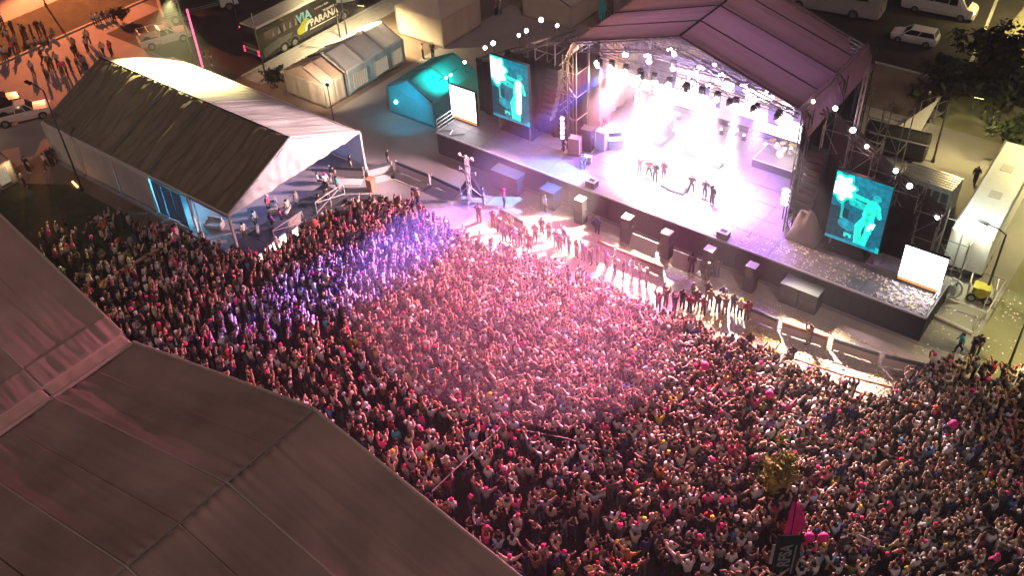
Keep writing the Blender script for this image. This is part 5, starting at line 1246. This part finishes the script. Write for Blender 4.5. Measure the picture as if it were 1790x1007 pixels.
HW = {'dark hair': 30, 'brown hair': 16, 'long dark hair': 20, 'long fair hair': 6, 'a pink hat': 4.5, 'a white cap': 6, 'a yellow hat': .8, 'a black cap': 8, 'a red cap': 1}
LEGS = [(.03, .035, .06), (.02, .02, .022), (.05, .06, .10), (.10, .08, .06), (.12, .13, .16)]
SKINS = [(.46, .28, .20), (.36, .20, .13), (.55, .36, .27), (.25, .14, .09)]
def pick(d, r=random): return r.choices(list(d), list(d.values()))[0]
USED = set()
def person(loc, rz, pose, shirt, head, label, group=None, scale=1.0, legs=None, skin=None):
    m = PM[pose]; o = linkobj('person', m['body'], None, loc, rz); o.scale = (scale,)*3
    sc_ = (.05, .05, .05) if random.random() < .7 else (.5, .5, .5)
    o.color = (*(skin or random.choice(SKINS)), 1)
    for part, c in (('shirt', SHIRTS[shirt]), ('trousers', legs or random.choice(LEGS)), ('shoe_l', sc_), ('shoe_r', sc_)):
        ch = linkobj(part[:4] if part[:4] == 'shoe' else part, m[part], o); ch.color = (*c, 1)
    kind, hc = HEADS[head]
    ch = linkobj('hat' if kind == 'hat' else 'hair', m[kind], o); ch.color = (*hc, 1)
    if pose == 'filming with a phone': linkobj('phone', m['phone'], o)
    tag(o, label, 'person', group); USED.add(label); return o
def named(loc, rz, pose, shirt, head, place, group=None, **k):
    pw = {'arms down': 'standing', 'walking': 'walking', 'sitting': 'sitting'}.get(pose, pose)
    for tr in range(40):
        lab = 'person in %s top, %s, %s, %s' % (shirt, head[2:] if head[:2] == 'a ' else head, pw, place)
        if lab not in USED: break
        shirt = pick(SW); head = pick(HW)
    return person(loc, rz, pose, shirt, head, lab, group, **k)
def face(a, b): return math.atan2(b[1]-a[1], b[0]-a[0])-math.pi/2

# ---- crowd field
POLY = [(-40, -31.2), (-40, -24.5), (-36, -20.9), (-32.3, -20.6), (-27.6, -20.1), (-24.2, -19.6), (-23.9, -13.6), (-22.6, -9.6), (-19.0, -8.0), (-14.4, -8.9), (-11.0, -8.6), (-5.4, -7.6), (1.8, -8.3), (6.6, -8.0), (13.0, -7.7), (17.6, -7.5), (17.9, -4.4), (19.3, -2.2), (23.2, -.6), (27, .8), (34, .8), (34, -33), (13.4, -33), (13.4, -31.2)]
def inside(x, y):
    c = False; n = len(POLY)
    for i in range(n):
        x0, y0 = POLY[i]; x1, y1 = POLY[(i+1) % n]
        if (y0 > y) != (y1 > y) and x < (x1-x0)*(y-y0)/(y1-y0)+x0: c = not c
    return c
pts = []; y = -33.0
while y < 1.0:
    s = .415+.225*min(1, max(0, (-15-y)/12)); x = -40.0+random.random()*s
    while x < 34:
        wv = Vector((x*.45, y*.45, 9)); px_, py_ = x+random.gauss(0, .13)+.75*noise.noise(wv), y+random.gauss(0, .13)+.75*noise.noise(wv+Vector((40, 0, 0)))
        if inside(px_, py_):
            keep = .93+.35*noise.noise(Vector((px_*.35, py_*.35, 4)))
            if x < -31: keep = .42 if x < -33 else .8
            if y < -23 and x > 0: keep = .80
            if 2 < x < 10 and -28 < y < -23: keep = .74
            if (x-15.1)**2+(y+17)**2 < .8: keep = 0
            if random.random() < keep:
                u, v = pix((px_, py_, .9))
                if -30 < u < 1820 and v < 1045 and v > 0: pts.append((px_, py_, u, v))
        x += s*random.uniform(.9, 1.15)
    y += s*.98
PW = {'arms down': 34, 'both arms raised': 20, 'arms spread high': 8, 'one arm raised': 13, 'hands on head': 7, 'filming with a phone': 10, 'hands clasped in front': 12, 'leaning sideways': 6}
vis = [p for p in pts if 6 < p[2] < 1784 and p[3] < 1000 and (p[1] > -30.8 or p[0] > 13.5)]
vis.sort(key=lambda p: (p[0]-CAM_LOC[0])**2+(p[1]-CAM_LOC[1])**2)
near = vis[:160]; nearset = set(id(p) for p in near)
MARKS = [((15.1, -17.0), 'near the yellow sapling'), ((17.5, -20.2), 'near the pink flag'), ((17.9, -22.5), 'near the black banner'), ((.6, -25.5), 'near the thin grey rail'), ((7.5, -30.3), 'beside the tan marquee'), ((26.5, -13.5), 'at the right edge'),
         ((11, -25), 'at the bottom edge'), ((21.5, -17.5), 'right of the pink flag'), ((10.5, -20.5), 'left of the yellow sapling')]
for p in near:
    place = min(MARKS, key=lambda m: (m[0][0]-p[0])**2+(m[0][1]-p[1])**2)[1]
    pose = pick(PW); shirt = pick(SW); head = pick(HW)
    if place == 'near the pink flag' and random.random() < .4: shirt = random.choice(['pink', 'blue', 'pale blue'])
    a = face(p, (-3.1+random.gauss(0, 3), 6))+random.gauss(0, .25)
    named((p[0], p[1], .004), a, pose, shirt, head, place, 'people in the nearest crowd', scale=random.uniform(.94, 1.12))
# the rest of the crowd is one mass
rest = [p for p in pts if id(p) not in nearset]
ALLV, ALLT, ALLC = [], [], []; off = 0
for p in rest:
    V, T, reg, Nn, J = LOD[pick(PW)]
    a = face(p, (-3.1+random.gauss(0, 3), 6))+random.gauss(0, .25); s = random.choice((random.uniform(.87, 1.0), random.uniform(.87, 1.0), random.uniform(.8, 1.06)))+.07*min(1, max(0, (-14-p[1])/12)); c, sn = math.cos(a)*s, math.sin(a)*s
    W = np.empty_like(V); W[:, 0] = c*V[:, 0]-sn*V[:, 1]+p[0]; W[:, 1] = sn*V[:, 0]+c*V[:, 1]+p[1]; W[:, 2] = V[:, 2]*s+.004+(.58 if random.random() < .012 and p[1] > -20 else 0)
    hk, hc = HEADS[pick(HW)]
    pal = np.array([random.choice(SKINS), hc, SHIRTS[pick(SW)], random.choice(LEGS), (.05, .05, .05)])*random.uniform(.8, 1.15)
    W[np.unique(T[reg == 1])] += Nn[np.unique(T[reg == 1])]*(.024 if hk == 'hat' else .012)
    ALLV.append(W); ALLT.append(T+off); ALLC.append(pal[reg]); off += len(V)
ALLV = np.concatenate(ALLV); ALLT = np.concatenate(ALLT); ALLC = np.concatenate(ALLC)
me = bpy.data.meshes.new('crowd'); me.vertices.add(len(ALLV)); me.vertices.foreach_set('co', ALLV.astype('f').ravel())
me.loops.add(ALLT.size); me.loops.foreach_set('vertex_index', ALLT.astype('i').ravel()); me.polygons.add(len(ALLT))
me.polygons.foreach_set('loop_start', np.arange(0, ALLT.size, 3, dtype='i'))
me.update(calc_edges=True); me.polygons.foreach_set('use_smooth', np.ones(len(ALLT), bool))
at = me.attributes.new('col', 'FLOAT_COLOR', 'FACE'); at.data.foreach_set('color', np.concatenate([ALLC, np.ones((len(ALLC), 1))], 1).astype('f').ravel())
me.materials.append(CLOTH_COL)
tag(linkobj('crowd', me), 'dense crowd of concert goers filling the ground before the stage', 'crowd', kind='stuff')
print('CROWD', len(pts), 'near', len(near), 'rest', len(rest), 'tris', len(ALLT))

# ---- people one can single out elsewhere
def at_px(lst, place, group, facing=None, pose=None, shirts=None, heads=None, z=0):
    for e in lst:
        p = G(e[0], e[1], z); pz = (e[2] if len(e) > 2 else None) or (pose if isinstance(pose, str) else random.choice(pose or ['arms down']))
        sh = (e[3] if len(e) > 3 else None) or (random.choice(shirts) if shirts else pick(SW)); hd = random.choice(heads) if heads else pick(HW)
        a = face(p, facing)+random.gauss(0, .3) if facing else random.uniform(0, 6.28)
        named((p.x, p.y, z+.006), a, pz, sh, hd, place, group, scale=random.uniform(.96, 1.06))
DK = ['black', 'charcoal', 'navy', 'brown', 'maroon']
at_px([(838, 388), (863, 398), (873, 408), (882, 426), (892, 406), (895, 423), (910, 431), (926, 441), (936, 421), (948, 411), (960, 421), (972, 432), (980, 440), (995, 445), (1008, 452), (920, 426), (1020, 455), (900, 432), (1032, 462), (1045, 462), (986, 430), (1060, 470), (1075, 478), (1090, 485), (1105, 482), (1118, 492), (1130, 500)],
      'in the left pit', 'people in the pit', (-8, -12), ['arms down', 'hands clasped in front', 'filming with a phone', 'one arm raised'], DK+['navy', 'purple'])
at_px([(1150, 545), (1163, 538), (1178, 548), (1192, 540), (1205, 548), (1217, 540), (1228, 552), (1240, 537), (1253, 547), (1266, 552), (1280, 548), (1292, 556), (1304, 560), (1210, 528), (1236, 524), (1262, 534)],
      'in the floodlit pit', 'people in the pit', (4, 2), ['arms down', 'hands clasped in front', 'both arms raised', 'filming with a phone'], DK)
at_px([(1308, 614, 'arms down', 'black'), (1412, 604, 'filming with a phone', 'brown'), (1380, 640, 'hands clasped in front', 'black'), (1372, 650, 'arms down', 'charcoal')], 'at the right pit rail', 'people in the pit', (4, 2))
at_px([(1236, 492, 'arms down', 'black'), (1252, 486, 'hands clasped in front', 'charcoal'), (1208, 478, 'arms down', 'black'), (882, 362, 'arms down', 'pink'), (953, 372, 'arms down', 'pale blue'), (1036, 400, 'sitting', 'navy'), (1044, 410, 'hands clasped in front', 'navy'), (845, 356, 'arms down', 'blue')], 'beside the pit speakers', 'people in the pit', (-3, 4))
at_px([(1674, 616, 'walking', 'teal'), (1698, 622, 'arms down', 'black'), (1706, 618, 'arms down', 'black')], 'by the stage corner', None, (10, -10))
at_px([(1702, 322, 'walking', 'black'), (1720, 212, 'walking', 'black'), (1735, 222, 'walking', 'charcoal'), (1745, 205, 'arms down', 'black')], 'in the yellow yard', None, None)
at_px([(1618, 190, 'arms down', 'charcoal'), (1634, 196, 'arms down', 'white'), (1640, 186, 'sitting', 'black')], 'beside the small utility cart', None, None)
at_px([(740, 102, 'arms down', 'white'), (757, 100, 'arms down', 'charcoal')], 'by the cream tents', None, None)
at_px([(868, 26, 'arms down', 'brown'), (876, 26, 'arms down', 'grey'), (946, 14, 'arms down', 'black')], 'behind the stage', None, None)
at_px([(430, 420, 'arms down', 'white'), (449, 398, 'arms down', 'pale blue'), (478, 402, 'walking', 'purple'), (472, 372, 'arms down', 'white'), (506, 378, 'arms down', 'cream'), (521, 364, 'arms down', 'grey'), (492, 386, 'sitting', 'pink'), (561, 368, 'arms down', 'black'), (575, 356, 'hands clasped in front', 'charcoal'), (592, 338, 'arms down', 'teal'), (572, 334, 'arms down', 'white'), (557, 322, 'sitting', 'white'), (616, 380, 'sitting', 'white'), (585, 320, 'arms down', 'black')],
      'under the white marquee', 'guests under the marquee', (-15, -6))
at_px([(615, 300, 'arms down', 'black'), (680, 292, 'arms down', 'black')], 'beyond the slate barrier', None, (-10, 4))
at_px([(724, 362, 'arms down', 'brown'), (731, 360, 'arms down', 'beige')], 'at the crowd corner', None, (-8, 4))
at_px([(45, 327, 'arms down', 'white'), (52, 302, 'arms down', 'black'), (84, 297, 'walking', 'cream'), (92, 290, 'arms down', 'black'), (98, 287, 'arms down', 'charcoal')], 'near the lit kiosk', None, None)
at_px([(362, 113, 'arms down', 'black'), (372, 114, 'arms down', 'charcoal')], 'beside the pink glowing pole', None, None)
at_px([(202, 40, 'arms down', 'black')], 'beside the seated row', None, None)
at_px([(165, 40, 'sitting'), (173, 38, 'sitting'), (181, 35, 'sitting'), (189, 32, 'sitting')], 'on the far kerb', 'people sitting on the kerb', (-60, -2))
at_px([(135, 103), (155, 91), (183, 98), (197, 98), (60, 131), (82, 137), (89, 123), (78, 112), (95, 123), (103, 117), (112, 133), (120, 134), (126, 126), (140, 128), (151, 123), (134, 92), (157, 78)], 'on the orange pavement', 'people on the orange pavement', None, ['arms down', 'hands clasped in front', 'walking'])
at_px([(13, 106), (8, 103), (28, 98), (32, 87), (42, 67), (47, 67), (59, 67), (70, 61), (80, 63), (25, 60), (8, 46), (3, 42), (18, 75), (78, 80, 'sitting'), (66, 82, 'sitting'), (96, 66, 'sitting'), (52, 84, 'sitting')], 'on the dark verge', 'people on the dark verge', None, ['arms down', 'hands clasped in front'])
# performers
for px_, pz, sh, hd, lab in (((1118, 305), 'arms spread high', 'black', 'dark hair', 'leftmost performer with spread arms at the stage front'), ((1134, 311), 'playing guitar', 'red', 'long dark hair', 'performer in red top second from the left at the stage front'), ((1145, 317), 'arms down', 'black', 'brown hair', 'performer in black beside the performer in red'),
                             ((1160, 314), 'arms down', 'maroon', 'dark hair', 'performer in maroon top right of the left group'), ((1208, 338), 'playing guitar', 'black', 'dark hair', 'performer with wide stance at the centre of the stage front'), ((1231, 347), 'arms down', 'charcoal', 'long dark hair', 'performer in charcoal right of centre stage'), ((1244, 358), 'one arm raised', 'charcoal', 'a black cap', 'rightmost performer with one arm raised'),
                             ((1050, 258), 'playing guitar', 'white', 'dark hair', 'musician in white top beside the flight cases'), ((985, 262), 'arms down', 'black', 'a black cap', 'stage hand in black at the left gear pile'), ((1020, 288), 'sitting', 'white', 'dark hair', 'crew member in white sitting at the gear pile front')):
    p = G(*px_, DZ); person((p.x, p.y, DZ+.004), face(p, (p.x, -20))+random.gauss(0, .3), pz, sh, hd, lab, None)
person((1.9, 11.25, DZ+.67), math.pi, 'sitting', 'black', 'dark hair', 'drummer in black seated behind the drum kit')
person((-8.9, 9.15, DZ+.57), math.pi, 'hands clasped in front', 'navy', 'dark hair', 'keyboard player in navy behind the white keyboard')
# raised sign board and odd bright things in the front crowd
t = thing('hand_sign', 'white placard with a red stroke held up in the crowd', 'placard', G(1508, 950, 1.9)); MB().box(-.33, .33, -.015, .015, 0, .5).build('board', 'white_paint', t); MB().prism([(-.05, .05), (.14, .1), (.1, .42), (-.12, .44)], -.022, -.017).build('mark', 'wood_red', t); MB().cyl((0, 0, -.5), (0, 0, 0), .02).build('stick', 'wood', t)
for i, (px_, z, m_, lab) in enumerate((((1345, 690), 1.9, 'pink_cloth', 'pink balloon above the crowd right of centre'), ((1232, 640), 2.0, 'pink_cloth', 'pink balloon near the pit at the crowd front'), ((1415, 940), 2.1, 'pink_cloth', 'large pink balloon under the pink flag'), ((1440, 940), 2.0, 'pink_cloth', 'second pink balloon right of the pink flag'), ((1667, 742), 2.3, 'pink_cloth', 'bright pink balloon at the right of the crowd'), ((548, 392), 1.6, 'wood_red', 'red balloon at the corner of the viewing platform'), ((1350, 841), 1.9, 'yellow_paint', 'yellow balloon left of the sapling'))):
    t = thing('balloon', lab, 'balloon', G(*px_, z)); MB().sphere((0, 0, 0), .26 if i != 5 else .4, 12, 8, 1.15).build('skin', m_, t, smooth=True); MB().cyl((0, 0, -.27), (0, 0, -1.0), .008, n=4).build('string', 'steel', t)

# ================================================================== CONFETTI
cv, cf, cc = [], [], []
def confetti(n, x0, x1, y0, y1, z, cols, s=.045):
    for _ in range(n):
        x, y = random.uniform(x0, x1), random.uniform(y0, y1)
        if noise.noise(Vector((x*.5, y*.5, 1))) < random.uniform(-.5, .3): continue
        a = random.random()*6.28; t_ = random.uniform(-.7, .7); k = s*random.uniform(.6, 1.5); b = len(cv)
        u = Vector((math.cos(a), math.sin(a), 0))*k; w = Vector((-math.sin(a)*math.cos(t_), math.cos(a)*math.cos(t_), math.sin(t_)))*k*.55
        p = Vector((x, y, z+k+.002)); cv.extend([p-u-w, p+u-w, p+u+w, p-u+w]); cf.append((b, b+1, b+2, b+3)); cc.append(random.choice(cols)+(1,))
GOLD = [(.75, .52, .12), (.8, .66, .3), (.85, .8, .7), (.7, .4, .08)]; PALE = [(.85, .82, .85), (.8, .6, .7), (.8, .7, .4)]
confetti(9000, -14, 18, -7.4, -2.2, 0, GOLD); confetti(3500, 3, 10, -7.5, -4.8, 0, GOLD, .06); confetti(2500, 9, 19, -7.4, -3, 0, PALE, .055); confetti(1600, -6, 17, -.3, 2.0, DZ+.01, PALE, .05); confetti(700, 13.5, 17, -.3, 1.8, DZ+.01, PALE, .07); confetti(500, 17, 26, -4, 8, 0, PALE, .06)
me = bpy.data.meshes.new('confetti'); me.from_pydata([tuple(v) for v in cv], [], cf)
at = me.attributes.new('col', 'FLOAT_COLOR', 'FACE'); at.data.foreach_set('color', np.array(cc, 'f').ravel()); me.materials.append(attr_mat('confetti_foil', 'col', rough=.4)); tag(linkobj('confetti', me), 'gold and white confetti scattered over pit and stage edge', 'confetti', kind='stuff')
# ================================================================== HAZE
hz = MB().box(-181, 121, -121, 181, -1.0, 47.0).build('haze', None)
hm = bpy.data.materials.new('night_haze'); hm.use_nodes = True; ht = hm.node_tree; ht.nodes.clear()
ho = ht.nodes.new('ShaderNodeOutputMaterial'); hv = ht.nodes.new('ShaderNodeVolumePrincipled')
hv.inputs['Color'].default_value = (.9, .9, .92, 1); hv.inputs['Density'].default_value = 0.0013; hv.inputs['Anisotropy'].default_value = 0.2
ht.links.new(hv.outputs[0], ho.inputs['Volume'])
hz.data.materials.clear(); hz.data.materials.append(hm); tag(hz, kind='stuff')

# drifting stage fog: closed ellipsoids of even smoke
def fog(name, c, r, dens, col=(.92, .9, .95)):
    o = MB().sphere((0, 0, 0), 1.0, 28, 18).build(name, None, smooth=True); o.location = c; o.scale = r
    m = bpy.data.materials.new(name); m.use_nodes = True; t = m.node_tree; t.nodes.clear()
    a = t.nodes.new('ShaderNodeOutputMaterial'); v = t.nodes.new('ShaderNodeVolumePrincipled'); v.inputs['Color'].default_value = (*col, 1); v.inputs['Density'].default_value = dens
    t.links.new(v.outputs[0], a.inputs['Volume']); o.data.materials.clear(); o.data.materials.append(m); tag(o, kind='stuff'); return o
fog('stage_smoke', (-3.4, 7.2, 6.6), (9.5, 8.0, 5.6), 0.0115)
fog('crowd_smoke', (-4.5, -15.5, 3.5), (12, 9, 3.4), 0.0125)
fog('pit_smoke', (-12.5, -2.2, 2.2), (6.0, 3.4, 2.4), 0.012)
